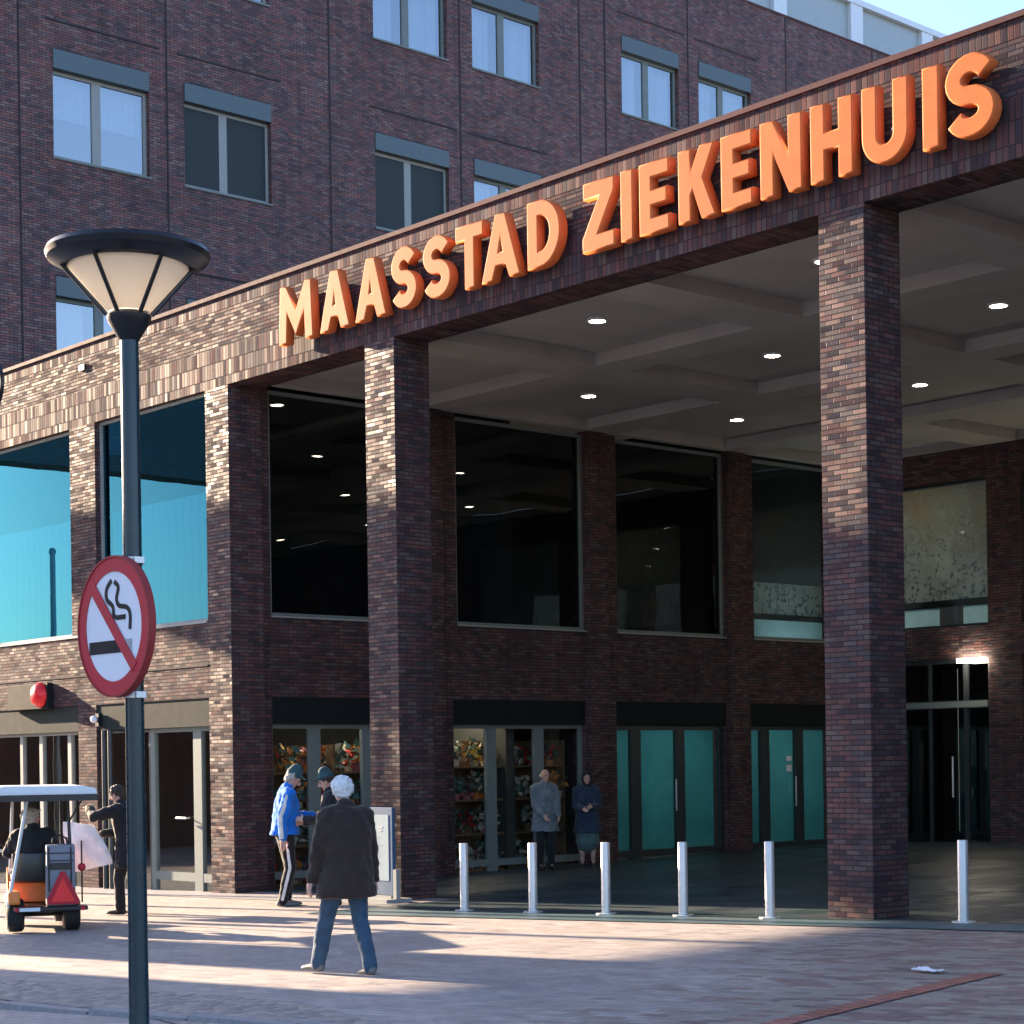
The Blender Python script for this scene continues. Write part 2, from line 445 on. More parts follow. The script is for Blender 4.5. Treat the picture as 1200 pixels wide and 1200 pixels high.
# ------------------------------------------------------------------ mesh helpers
class MB:
    def __init__(s):
        s.bm = bmesh.new()
        s.mi = 0

    def _f(s, vs):
        try:
            f = s.bm.faces.new(vs)
            f.material_index = s.mi
            return f
        except ValueError:
            return None

    def box(s, x0, x1, y0, y1, z0, z1, rz=0.0, pivot=None):
        c = [(x, y, z) for z in (z0, z1) for y in (y0, y1) for x in (x0, x1)]
        if rz:
            px, py = pivot or ((x0 + x1) / 2, (y0 + y1) / 2)
            ca, sa = math.cos(rz), math.sin(rz)
            c = [(px + (x - px) * ca - (y - py) * sa, py + (x - px) * sa + (y - py) * ca, z) for x, y, z in c]
        v = [s.bm.verts.new(p) for p in c]
        for q in ((0, 2, 3, 1), (4, 5, 7, 6), (0, 1, 5, 4), (1, 3, 7, 5), (3, 2, 6, 7), (2, 0, 4, 6)):
            s._f([v[i] for i in q])
        return s

    def quad(s, *pts):
        s._f([s.bm.verts.new(p) for p in pts])
        return s

    def qx(s, x, y0, y1, z0, z1):
        return s.quad((x, y0, z0), (x, y1, z0), (x, y1, z1), (x, y0, z1))

    def qy(s, y, x0, x1, z0, z1):
        return s.quad((x0, y, z0), (x1, y, z0), (x1, y, z1), (x0, y, z1))

    def prism(s, poly, axis, a, b):
        """poly of 2-D points extruded along axis from a to b"""
        def mk(p, t):
            return {'x': (t, p[0], p[1]), 'y': (p[0], t, p[1]), 'z': (p[0], p[1], t)}[axis]
        lo = [s.bm.verts.new(mk(p, a)) for p in poly]
        hi = [s.bm.verts.new(mk(p, b)) for p in poly]
        n = len(poly)
        s._f(lo[::-1]); s._f(hi)
        for i in range(n):
            s._f([lo[i], lo[(i + 1) % n], hi[(i + 1) % n], hi[i]])
        return s

    def sheet(s, pts, dz):
        vs = [s.bm.verts.new((x, y, gz(x, y) + dz)) for x, y in pts]
        s._f(vs)
        return s

    def tube(s, pts, rad, n=10, cap=True, flat=None, side=None):
        pts = [Vector(p) for p in pts]
        if not isinstance(rad, (list, tuple)):
            rad = [rad] * len(pts)
        rings = []
        for i, p in enumerate(pts):
            d = (pts[min(i + 1, len(pts) - 1)] - pts[max(i - 1, 0)]).normalized()
            u = Vector(side) if side else (Vector((1, 0, 0)) if abs(d.x) < 0.8 else Vector((0, 1, 0)))
            u = (u - d * u.dot(d)).normalized()
            w = d.cross(u)
            r = rad[i]
            ru, rw = r if isinstance(r, (list, tuple)) else (r, r)
            rings.append([s.bm.verts.new(p + u * math.cos(2 * math.pi * k / n) * ru + w * math.sin(2 * math.pi * k / n) * rw) for k in range(n)])
        for a, b in zip(rings, rings[1:]):
            for k in range(n):
                s._f([a[k], a[(k + 1) % n], b[(k + 1) % n], b[k]])
        if cap:
            s._f(rings[0][::-1]); s._f(rings[-1])
        return s

    def limb(s, pts, rad, n=14, side=(1, 0, 0), flat0=False):
        """tube with rounded ends"""
        pts = [Vector(p) for p in pts]
        rr = [r if isinstance(r, (list, tuple)) else (r, r) for r in rad]
        P, Q = [], []
        d0 = (pts[0] - pts[1]).normalized(); d1 = (pts[-1] - pts[-2]).normalized()
        e0 = min(rr[0]); e1 = min(rr[-1])
        for a in (() if flat0 else (0.95, 0.6)):
            P.append(pts[0] + d0 * e0 * a); Q.append(tuple(x * math.sqrt(1 - a * a) for x in rr[0]))
        P += pts; Q += rr
        for a in (0.6, 0.95):
            P.append(pts[-1] + d1 * e1 * a); Q.append(tuple(x * math.sqrt(1 - a * a) for x in rr[-1]))
        return s.tube(P, Q, n, True, side=side)

    def ball(s, c, r, n=14):
        r = r if isinstance(r, (list, tuple)) else (r, r, r)
        mt = Matrix.Translation(c) @ Matrix.Diagonal((r[0], r[1], r[2], 1))
        ret = bmesh.ops.create_uvsphere(s.bm, u_segments=n, v_segments=max(6, n // 2 + 2), radius=1.0, matrix=mt)
        for v in ret['verts']:
            for f in v.link_faces:
                f.material_index = s.mi
        return s

    def lathe(s, prof, c=(0, 0, 0), n=32, a0=0.0, a1=2 * math.pi):
        full = abs(a1 - a0 - 2 * math.pi) < 1e-6
        k = n if full else n + 1
        rings = []
        for r, z in prof:
            if r < 1e-6:
                rings.append([s.bm.verts.new((c[0], c[1], c[2] + z))])
            else:
                rings.append([s.bm.verts.new((c[0] + r * math.cos(a0 + (a1 - a0) * i / n), c[1] + r * math.sin(a0 + (a1 - a0) * i / n), c[2] + z)) for i in range(k)])
        for a, b in zip(rings, rings[1:]):
            for i in range(n):
                j = (i + 1) % k
                if len(a) == 1 and len(b) == 1:
                    continue
                if len(a) == 1:
                    s._f([a[0], b[j], b[i]])
                elif len(b) == 1:
                    s._f([a[i], a[j], b[0]])
                else:
                    s._f([a[i], a[j], b[j], b[i]])
        return s

    def bevel(s, w, seg=2):
        bmesh.ops.bevel(s.bm, geom=list(s.bm.edges), offset=w, segments=seg, profile=0.6, affect='EDGES')
        return s

    def build(s, name, mats, parent=None, smooth=False, loc=None):
        bmesh.ops.recalc_face_normals(s.bm, faces=list(s.bm.faces))
        me = bpy.data.meshes.new(name)
        s.bm.to_mesh(me)
        s.bm.free()
        for m in (mats if isinstance(mats, (list, tuple)) else [mats]):
            me.materials.append(m)
        if smooth:
            for p in me.polygons:
                p.use_smooth = True
            try:
                me.set_sharp_from_angle(angle=R(40))
            except Exception:
                pass
        o = bpy.data.objects.new(name, me)
        COL.objects.link(o)
        if parent:
            o.parent = parent
            o.matrix_parent_inverse = Matrix.Identity(4)
        if loc:
            o.location = loc
        return o


def thing(name, label, cat, loc=(0, 0, 0), rz=0.0, group=None):
    o = bpy.data.objects.new(name, None)
    COL.objects.link(o)
    o.location = loc
    o.rotation_euler = (0, 0, rz)
    o.empty_display_size = 0.2
    o['label'] = label
    o['category'] = cat
    if group:
        o['group'] = group
    return o


def tag(o, label, cat, group=None):
    o['label'] = label
    o['category'] = cat
    if group:
        o['group'] = group
    return o


def struct(o):
    o['kind'] = 'structure'
    return o


# ------------------------------------------------------------------ ground
def rect_rot(pts):
    return pts


struct(MB().sheet([(-300, -300), (300, -300), (300, 300), (-300, 300)], 0.0).build('ground', M['pave_pink']))
# grey shaded lane, brown carriageway, red line, slate canopy floor, kerb strip, cobble strip, granite kerb
struct(MB().sheet([(4.42, -7.2), (4.62, -7.2), (4.08, -3.6), (3.88, -3.6)], 0.008)
       .sheet([(4.42, -7.2), (4.9, -13), (5.1, -13), (4.62, -7.2)], 0.008).build('paving_line', M['pave_red']))
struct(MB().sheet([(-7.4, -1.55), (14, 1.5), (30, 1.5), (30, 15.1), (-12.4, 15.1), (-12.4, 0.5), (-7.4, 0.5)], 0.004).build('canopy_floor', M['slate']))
struct(MB().sheet([(-7.4, -2.12), (1.0, -0.72), (9.2, 0.25), (9.2, 0.95), (1.0, -0.02), (-7.4, -1.32)], 0.010).build('kerb_strip', M['strip']))
struct(MB().sheet([(-14, -10.2), (-2.6, -8.05), (0.6, -7.75), (2.6, -8.3), (2.6, -9.3), (-0.2, -8.85), (-2.8, -9.1), (-14, -11.5)], 0.008).build('cobble_strip', M['cobble']))
gk = MB()
for i in range(14):
    x = -12 + i * 1.06
    y = -11.25 + (x + 12) * 0.2
    gk.box(x, x + 1.05, y - 0.07, y + 0.07, gz(x, y) - 0.1, gz(x, y) + 0.045, R(11.3))
struct(gk.build('kerb', M['granite']))
struct(MB().sheet([(-22.4, -1.05), (-7.5, -0.62), (-7.5, -0.2), (-22.4, 0.3)], 0.006).build('wall_kerb', M['granite']))

# ------------------------------------------------------------------ entrance building
B = thing('hospital_entrance_building', 'dark glazed brick hospital entrance with deep canopy and tall square piers', 'building', (0, 0, 0))
ZT, ZB, ZS = 9.05, 7.62, 3.98
XL = -24.0


def column(x0, x1, y0=0.0, y1=0.62):
    MB().box(x0, x1, y0, y1, -1.0, ZB).bevel(0.006, 1).build('column', M['brick'], B)


for (xa_, xb_) in ((-12.9, 14), (XL, -12.9)):
    MB().box(xa_, xb_, 0, 0.62, ZB, 8.22).build('fascia_beam', M['soldier'], B)
    MB().box(xa_, xb_, 0.004, 0.62, 8.22, 8.80).build('fascia_beam', M['fascia'], B)
    MB().box(xa_, xb_, 0, 0.62, 8.80, ZT - 0.06).build('fascia_beam', M['soldier'], B)
MB().box(XL, 14, -0.03, 0.66, ZT - 0.06, ZT).build('coping', M['coping'], B)
column(-12.87, -12.21, 0.0, 0.62)
column(-8.72, -8.05)
column(-0.57, 0.045)
column(7.7, 8.35)
# soffit with coffers: ribs around recessed panels
SZ = 7.7
sof = MB()
xs = [(-12.1 + 4.05 * i, -12.1 + 4.05 * i + 3.2) for i in range(7)]
ys = [(0.86 + 3.72 * j, 0.86 + 3.72 * j + 3.0) for j in range(4)]
sof.box(-12.3, 14, 0.62, 15.0, SZ + 0.2, SZ + 0.35)
xe = -12.3
for (a, b) in xs:
    sof.box(xe, a, 0.62, 15.0, SZ, SZ + 0.197)
    xe = b
sof.box(xe, 14.0, 0.62, 15.0, SZ, SZ + 0.197)
for (a, b) in xs:
    ye = 0.62
    for (c, d) in ys:
        sof.box(a + 0.001, b - 0.001, ye, c, SZ + 0.001, SZ + 0.196)
        ye = d
    sof.box(a + 0.001, b - 0.001, ye, 15.0, SZ + 0.001, SZ + 0.196)
SOF = sof.build('soffit', M['soffit'], B)
for i, (a, b) in enumerate(xs):
    for j, (c, d) in enumerate(ys):
        x, y = (a + b) / 2, (c + d) / 2
        k = MB()
        k.lathe([(0.0, -0.02), (0.115, -0.02), (0.115, -0.004)], (x, y, SZ + 0.2), 20)
        k.mi = 1
        k.lathe([(0.118, -0.03), (0.15, -0.03), (0.15, 0.0)], (x, y, SZ + 0.2), 20)
        k.build('downlight', [M['lamp_on'], M['white']], SOF)
# roof over everything
MB().box(XL, 14, 0.62, 15.6, ZT - 0.5, ZT - 0.3).build('roof', M['header'], B)

# left wing facade (Y = 0 plane): openings are real holes
W = MB()
D = 0.34
up = [(-21.6, -17.22), (-16.35, -12.87)]
lo = [(-21.6, -17.05), (-16.42, -12.87)]
W.box(XL, -12.87, 0, D, 2.80, ZS)                     # spandrel
for a, b in ((XL, -21.6), (-17.22, -16.35)):
    W.box(a, b, 0, D, ZS, ZB)
for a, b in ((XL, -21.6), (-17.05, -16.42)):
    W.box(a, b, 0, D, -1.0, 2.80)
W.build('front_wall', M['brick_wall'], B)
MB().box(XL, -12.88, -0.012, 0.0, 3.30, 3.325).build('string_course', M['joint'], B)
MB().box(XL, -12.88, -0.02, 0.30, ZS, ZS + 0.035).build('window_sill', M['alu'], B)


def glazing_y(x0, x1, z0, z1, y, mull=(), fm='alu', gm='glass', fw=0.05, name='window', transoms=()):
    """window in an X-Z plane: frame (bars), pane child"""
    f = MB()
    f.box(x0, x1, y, y + 0.08, z0, z0 + fw); f.box(x0, x1, y, y + 0.08, z1 - fw, z1)
    f.box(x0, x0 + fw, y, y + 0.08, z0 + fw, z1 - fw); f.box(x1 - fw, x1, y, y + 0.08, z0 + fw, z1 - fw)
    for m, w in mull:
        f.box(m - w / 2, m + w / 2, y + 0.001, y + 0.081, z0 + fw, z1 - fw)
    for tz, w in transoms:
        f.box(x0 + fw, x1 - fw, y + 0.004, y + 0.077, tz - w / 2, tz + w / 2)
    o = f.build(name, M[fm], B)
    MB().qy(y + 0.04, x0 + fw, x1 - fw, z0 + fw, z1 - fw).build('pane', M[gm], o)
    return o


def glazing_x(y0, y1, z0, z1, x, mull=(), fm='alu', gm='glass', fw=0.05, name='window', parent=None, transoms=()):
    f = MB()
    f.box(x - 0.08, x, y0, y1, z0, z0 + fw); f.box(x - 0.08, x, y0, y1, z1 - fw, z1)
    f.box(x - 0.08, x, y0, y0 + fw, z0 + fw, z1 - fw); f.box(x - 0.08, x, y1 - fw, y1, z0 + fw, z1 - fw)
    for m, w in mull:
        f.box(x - 0.081, x - 0.001, m - w / 2, m + w / 2, z0 + fw, z1 - fw)
    for tz, w in transoms:
        f.box(x - 0.077, x - 0.004, y0 + fw, y1 - fw, tz - w / 2, tz + w / 2)
    o = f.build(name, M[fm], parent or B)
    MB().qx(x - 0.04, y0 + fw, y1 - fw, z0 + fw, z1 - fw).build('pane', M[gm], o)
    return o


for (a, b) in up:
    w = glazing_y(a + 0.002, b - 0.002, ZS + 0.036, ZB - 0.002, 0.10, fm='alu', gm='glass_solar')
    MB().box(a + 0.06, b - 0.06, 0.30, 0.32, ZS + 0.1, 6.1).build('sky_panel', M['cyan'], w)  # cyan panel painted for the low sky mirrored in the glass
# ground floor of the left wing
MB().box(-21.6, -17.05, 0.02, D, 2.36, 2.798).build('header_panel', M['header'], B)
MB().box(-16.42, -12.872, 0.02, D, 2.36, 2.798).build('header_panel', M['header'], B)
glazing_y(-21.598, -17.052, -0.9, 2.358, 0.12, mull=((-19.4, 0.1), (-18.65, 0.12), (-17.6, 0.12)), fm='alu', gm='glass_shop', name='shop_window', transoms=((0.2, 0.06),))
sw = glazing_y(-16.418, -14.86, -0.9, 2.358, 0.12, mull=((-15.6, 0.08),), fm='alu_dark', gm='glass_shop', name='shop_window')
dr = glazing_y(-14.855, -12.874, -0.9, 2.358, 0.12, mull=((-13.43, 0.24), (-14.8, 0.12)), fm='alu_green', gm='glass_shop', name='door', fw=0.07, transoms=((-0.05, 0.14),))
MB().tube([(-13.95, 0.04, 0.9), (-13.66, 0.04, 0.9)], 0.018, 8).tube([(-13.68, 0.04, 0.9), (-13.68, 0.12, 0.9)], 0.012, 8).build('handle', M['steel'], dr)
for x in (-16.06, -15.86):
    MB().tube([(x, -0.06, 2.36), (x, -0.06, -0.6)], 0.045, 10).build('downpipe', M['alu_dark'], B, True)
MB().box(-16.8, -16.62, -0.03, 0.0, 8.56, 8.66).build('vent', M['black'], B)

# inner side wall of the recess, facing +X
XI = -12.3
iw = MB()
wup = [(0.80, 3.75), (4.62, 7.66), (8.46, 11.42), (12.25, 14.75)]
wlo = [(0.80, 3.75), (4.50, 7.62), (8.40, 11.40), (12.12, 14.75)]
iw.box(XI - D, XI, 0.62, 15.0, 2.80, 4.08)
e = 0.62
for a, b in wup:
    iw.box(XI - D, XI, e, a, 4.08, SZ); e = b
iw.box(XI - D, XI, e, 15.0, 4.08, SZ)
e = 0.62
for a, b in wlo:
    iw.box(XI - D, XI, e, a, -1.0, 2.80); e = b
iw.box(XI - D, XI, e, 15.0, -1.0, 2.80)
iw.build('side_wall', M['brick'], B)
MB().box(XI - 0.0, XI + 0.012, 0.63, 14.98, 3.30, 3.325).build('string_course', M['joint'], B)
for y in (4.05, 7.95, 11.75):
    MB().box(XI, XI + 0.10, y - 0.28, y + 0.20, -1.0, SZ - 0.002).build('pilaster', M['brick'], B)
for i, (a, b) in enumerate(wup):
    w = glazing_x(a + 0.002, b - 0.002, 4.082, SZ - 0.05, XI - 0.06, fm='alu_green', gm='glass_dark' if i < 3 else 'glass_shop', fw=0.06)
    MB().box(XI - 0.02, XI + 0.03, a, b, 4.06, 4.085).build('sill', M['alu'], w)
    if i == 3:
        MB().qx(XI - 0.28, a + 0.06, b - 0.06, 4.62, 5.25).build('painted_reflection', M['tree_reflection'], w)
        MB().qx(XI - 0.28, a + 0.06, b - 0.06, 4.15, 4.50).build('pale_band', M['pale_teal'], w)  # pale band painted in as part of the reflected view
        MB().box(XI - 0.32, XI - 0.27, a + 0.06, b - 0.06, 4.50, 4.62).build('dark_rail', M['black'], w)
for i, (a, b) in enumerate(wlo):
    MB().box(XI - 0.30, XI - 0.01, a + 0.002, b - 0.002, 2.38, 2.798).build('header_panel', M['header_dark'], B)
    L = b - a
    if i < 2:
        w = glazing_x(a + 0.002, b - 0.002, -0.9, 2.378, XI - 0.10, mull=((a + L * 0.30, 0.22), (a + L * 0.66, 0.22)), fm='alu_green', gm='glass_shop', fw=0.07, name='shop_window', transoms=((-0.02, 0.12),))
    else:
        w = glazing_x(a + 0.002, b - 0.002, -0.9, 2.378, XI - 0.10, mull=((a + L * 0.20, 0.26), (a + L * 0.60, 0.24)), fm='alu_dark', gm='glass_shop', fw=0.10, name='shop_window', transoms=((-0.02, 0.12),))
        MB().qx(XI - 0.28, a + 0.1, b - 0.1, -0.05, 2.37).build('teal_blind', M['teal'], w)
        MB().tube([(XI - 0.06, a + L * 0.60 - 0.17, 0.75), (XI - 0.06, a + L * 0.60 - 0.17, 1.35)], 0.016, 8).build('handle', M['steel'], w)
        if i == 3:
            MB().box(XI - 0.139, XI - 0.134, a + L * 0.46, a + L * 0.52, 1.45, 1.58).box(XI - 0.139, XI - 0.134, a + L * 0.46, a + L * 0.52, 1.66, 1.76).build('sticker', M['white'], w)

# back wall at Y = 15
YB = 14.95
bw = MB()
bays = [(-12.0, -8.72), (-7.98, -4.7), (-3.96, -0.7), (0.06, 3.3)]
bw.box(XI, 14, YB, YB + D, 3.62, 4.24)
bw.box(XI, 14, YB, YB + D, 7.1, SZ)
e = XI
for a, b in bays:
    bw.box(e, a, YB, YB + D, -1.0, 3.62); bw.box(e, a, YB, YB + D, 4.24, 7.1); e = b
bw.box(e, 14, YB, YB + D, -1.0, 3.62); bw.box(e, 14, YB, YB + D, 4.24, 7.1)
bw.build('back_wall', M['brick'], B)
for (a, b) in bays:
    w = glazing_y(a + 0.002, b - 0.002, 4.242, 7.098, YB + 0.10, fm='alu_dark', gm='glass_shop', fw=0.05)
    MB().qy(YB + 0.27, a + 0.06, b - 0.06, 4.80, 7.05).build('painted_reflection', M['tree_reflection'], w)  # sheet behind the glass carries the painted reflection
    MB().qy(YB + 0.27, a + 0.06, a + (b - a) * 0.60, 4.28, 4.66).build('pale_band', M['pale_teal'], w)
    MB().qy(YB + 0.27, b - 0.75, b - 0.06, 4.28, 4.66).build('pale_band', M['pale_teal'], w)
    MB().box(a + 0.06, b - 0.06, YB + 0.25, YB + 0.29, 4.66, 4.80).build('dark_rail', M['black'], w)
    d = glazing_y(a + 0.002, b - 0.002, -0.5, 3.618, YB + 0.12, mull=((a + 0.55 * (b - a), 0.06), (b - 0.62, 0.1), (a + 0.25 * (b - a), 0.06)), fm='alu_dark', gm='glass_dark', fw=0.09, name='entrance_door', transoms=((2.72, 0.16),))
    MB().box(a + 0.1, b - 0.1, YB + 0.10, YB + 0.118, 2.66, 2.78).build('door_header', M['alu_green'], d)
    MB().tube([(b - 0.9, YB + 0.06, 0.9), (b - 0.9, YB + 0.06, 1.7)], 0.02, 8).build('handle', M['steel'], d)
    MB().box(b - 0.62, b - 0.03, YB - 0.16, YB - 0.01, 3.52, 3.60).build('strip_lamp', M['lamp_on'], d)
# right wing that closes the recess
rw = MB().box(13.2, 14, 0.62, 15.0, -1, SZ)
rw.build('right_wall', M['brick'], B)
# interiors
it = MB()
it.box(XL + 0.3, XI - D - 0.02, 6.0, 6.2, -1, 8.4)
it.box(-15.9, -15.7, 6.2, 15.0, -1, 8.4)
it.box(-15.69, XI - D - 0.01, 7.95, 8.1, -1, 2.89)
it.box(-15.69, XI - D - 0.01, 11.85, 12.0, -1, 8.4)
it.box(XI, 13, 19.0, 19.2, -1, 8.4)
it.box(XL, XL + 0.3, D, 6.0, -1, 8.4)
it.box(XI - 0.2, XI, YB + D + 0.001, 18.99, -1, 8.4)
it.box(13.0, 13.2, YB + D + 0.001, 19.2, -1, 8.4)
it.box(-15.69, XI - D - 0.01, 15.0, 15.2, -1, 8.4)
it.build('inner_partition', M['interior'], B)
fl = MB()
fl.box(XL + 0.3, XI - D - 0.01, D + 0.01, 5.99, 2.9, 3.6)
fl.box(-15.69, XI - D - 0.01, 6.0, 14.9, 2.9, 3.6)
fl.box(XI + 0.01, 13, YB + D + 0.001, 18.999, 3.63, 4.0)
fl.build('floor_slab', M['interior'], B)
gf = MB()
gf.box(XL + 0.3, XI - D - 0.01, D + 0.01, 5.99, -1.2, gz(-17, 0) - 0.02)
gf.box(-15.69, XI - D - 0.01, 6.0, 14.9, -1.2, -0.1)
gf.box(XI + 0.01, 13, YB + D + 0.01, 18.9, -1.2, 0.05)
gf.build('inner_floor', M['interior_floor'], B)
for (x, y, z, lx, ly) in ((-13.5, 2.2, 2.86, 0.15, 0.8), (-13.5, 5.4, 2.86, 0.15, 0.8), (-18.8, 2.5, 2.86, 0.6, 0.2), (-14.2, 9.9, 2.86, 0.3, 2.4), (-14.2, 13.4, 2.86, 0.3, 2.2), (-13.5, 13.5, 4.40, 0.12, 1.6), (-10.3, 16.9, 7.2, 0.7, 0.3), (-6.3, 16.9, 7.2, 0.7, 0.3)):
    MB().box(x - lx / 2, x + lx / 2, y - ly / 2, y + ly / 2, z, z + 0.035).build('added_lamp', M['lamp_cool'] if 8 < y < 16 else M['lamp_in'], B)  # unseen lamps added to light the displays and the sheets behind glass

# small lamp on the pillar
wl = thing('wall_lamp', 'tiny white wall lamp on the brick pillar left of the lamp post', 'lamp', (-16.3, -0.02, 2.55))
MB().box(-0.06, 0.06, -0.04, 0.02, -0.12, 0.10).build('bracket', M['black'], wl)
MB().ball((0, -0.09, 0.0), 0.065, 12).build('globe', M['white'], wl, True)

# red disc shop sign
ss = thing('shop_sign', 'dark wall sign box with a round red ball above the shop front', 'sign', (-18.7, -0.02, 2.78))
MB().box(-0.75, 0.78, -0.10, 0.015, 0.0, 0.46).bevel(0.01, 1).build('sign_box', M['header_dark'], ss)
dd = MB().lathe([(0.0, 0.16), (0.1, 0.15), (0.17, 0.12), (0.22, 0.05), (0.225, 0.0)], (0, 0, 0), 28).build('red_ball', M['reflector'], ss, True)
dd.rotation_euler = (R(90), 0, 0)
dd.location = (0.52, -0.09, 0.25)

# shop displays behind glass
LC = [plain('leaf_a', (0.05, 0.10, 0.08), 0.6), plain('leaf_b', (0.10, 0.22, 0.20), 0.6), plain('petal_red', (0.6, 0.05, 0.03), 0.6),
      plain('petal_orange', (0.75, 0.26, 0.06), 0.6), plain('petal_pale', (0.6, 0.55, 0.45), 0.6), plain('petal_pink', (0.5, 0.16, 0.2), 0.6),
      plain('bloom_gold', (0.6, 0.4, 0.08), 0.6), plain('shelf_wood', (0.22, 0.13, 0.07), 0.6)]


def display(y0, y1, x, label, seed, dense=420):
    rnd = random.Random(seed)
    zb = gz(x, y0)
    t = thing('flower_display', label, 'display', (x, (y0 + y1) / 2, zb))
    L = y1 - y0
    s = MB()
    for z in (0.0, 0.62, 1.22, 1.8):
        s.box(-0.5, 0.1, -L / 2, L / 2, z + 0.02, z + 0.05)
    for yy in (-L / 2, 0, L / 2 - 0.04):
        s.box(-0.5, 0.1, yy, yy + 0.04, 0.02, 2.3)
    s.box(-0.54, -0.505, -L / 2, L / 2, 0.02, 2.3)
    s.build('shelf_rack', LC[7], t)
    f = MB()
    for z in (0.05, 0.67, 1.27, 1.85):
        n = int(L / 0.22)
        for k in range(n):
            cx, cy = rnd.uniform(-0.42, 0.05), -L / 2 + (k + rnd.uniform(0.2, 0.8)) * L / n
            kind = rnd.choice([2, 3, 4, 5, 6, 3, 2] if z > 1.5 else [1, 4, 2, 1, 3, 5, 4])
            hgt = rnd.uniform(0.12, 0.22)
            f.mi = rnd.choice([3, 7, 4, 5])
            f.tube([(cx, cy, z), (cx, cy, z + hgt * 0.6)], [0.07, 0.09], 8)
            for q in range(dense // 12):
                a, r, hz = rnd.uniform(0, 6.28), rnd.uniform(0.01, 0.20), rnd.uniform(0.4, 2.3) * hgt
                f.mi = kind if rnd.random() < 0.55 else rnd.choice([0, 1])
                c = Vector((cx + r * math.cos(a), cy + r * math.sin(a), z + hz))
                u = Vector((rnd.uniform(-1, 1), rnd.uniform(-1, 1), rnd.uniform(-1, 1))).normalized() * rnd.uniform(0.05, 0.11)
                w = u.cross(Vector((rnd.uniform(-1, 1), rnd.uniform(-1, 1), rnd.uniform(-1, 1)))).normalized() * rnd.uniform(0.03, 0.06)
                f._f([f.bm.verts.new(c - u), f.bm.verts.new(c + w), f.bm.verts.new(c + u), f.bm.verts.new(c - w)])
    fo = f.build('potted_flowers', LC, t)
    fo['kind'] = 'stuff'
    return t


display(0.9, 3.7, XI - 0.55, 'shelves of red and orange pot flowers in the shop window behind the blue jacket', 3)
display(4.6, 7.5, XI - 0.55, 'shelves of pot flowers and greenery in the shop window behind the elderly couple', 5)


# ------------------------------------------------------------------ tower block
T = thing('tower_block', 'tall purple brown brick hospital block with rows of paired windows behind the canopy', 'building', (0, 0, 0))
XT = -22.0
cols = [(2.34, 4.55), (5.40, 7.60), (10.47, 12.67), (13.45, 15.62), (18.5, 20.62), (21.4, 23.5), (26.4, 28.5), (29.3, 31.4), (34.3, 36.4), (37.2, 39.4)]
rows = [(9.44, 11.22), (14.02, 15.80), (18.38, 19.98)]
TW = MB()
y0t, y1t, zt = 0.75, 48.0, 22.45
zz = 5.0
for (a, b) in rows:
    TW.box(XT - 0.35, XT, y0t, y1t, zz, a)
    e = y0t
    for (c, d) in cols:
        TW.box(XT - 0.35, XT, e, c, a, b + 0.42); e = d
    TW.box(XT - 0.35, XT, e, y1t, a, b + 0.42)
    zz = b + 0.42
TW.box(XT - 0.35, XT, y0t, y1t, zz, zt)
TW.box(-40, XT - 0.36, y0t, y0t + 0.35, 5, zt)
TW.build('wall', M['tower_brick'], T)
MB().box(-40, XT - 0.4, y0t + 0.4, y1t, zt - 0.4, zt - 0.2).build('roof', M['header'], T)
MB().box(XT - 0.4, XT + 0.02, y0t, y1t, zt, zt + 0.06).build('coping', M['coping'], T)
jn = MB()
for (a, b) in rows:
    z = b + 0.95
    for (c, d) in cols:
        jn.box(XT, XT + 0.015, c - 0.15, d + 0.25, z, z + 0.035)
for y in (1.6, 4.98, 9.2, 13.05, 17.0, 17.9, 21.0, 25.0, 28.9, 33.0):
    jn.box(XT, XT + 0.012, y - 0.018, y + 0.018, 9.0, zt)
jn.build('expansion_joint', M['joint'], T)
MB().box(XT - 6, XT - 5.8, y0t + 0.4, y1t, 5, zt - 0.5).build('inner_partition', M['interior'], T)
tf = MB()
for z in (7.5, 12.2, 16.8, 21.0):
    tf.box(XT - 5.79, XT - 0.36, y0t + 0.4, y1t, z, z + 0.5)
tf.build('floor_slab', M['interior'], T)
look = {(1, 2): 'dark', (1, 1): 'dark', (1, 3): 'curtain', (2, 2): 'curtain', (2, 3): 'curtain', (2, 4): 'curtain', (2, 5): 'curtain', (1, 0): 'half', (0, 0): 'curtain', (2, 0): 'dark', (2, 1): 'half'}
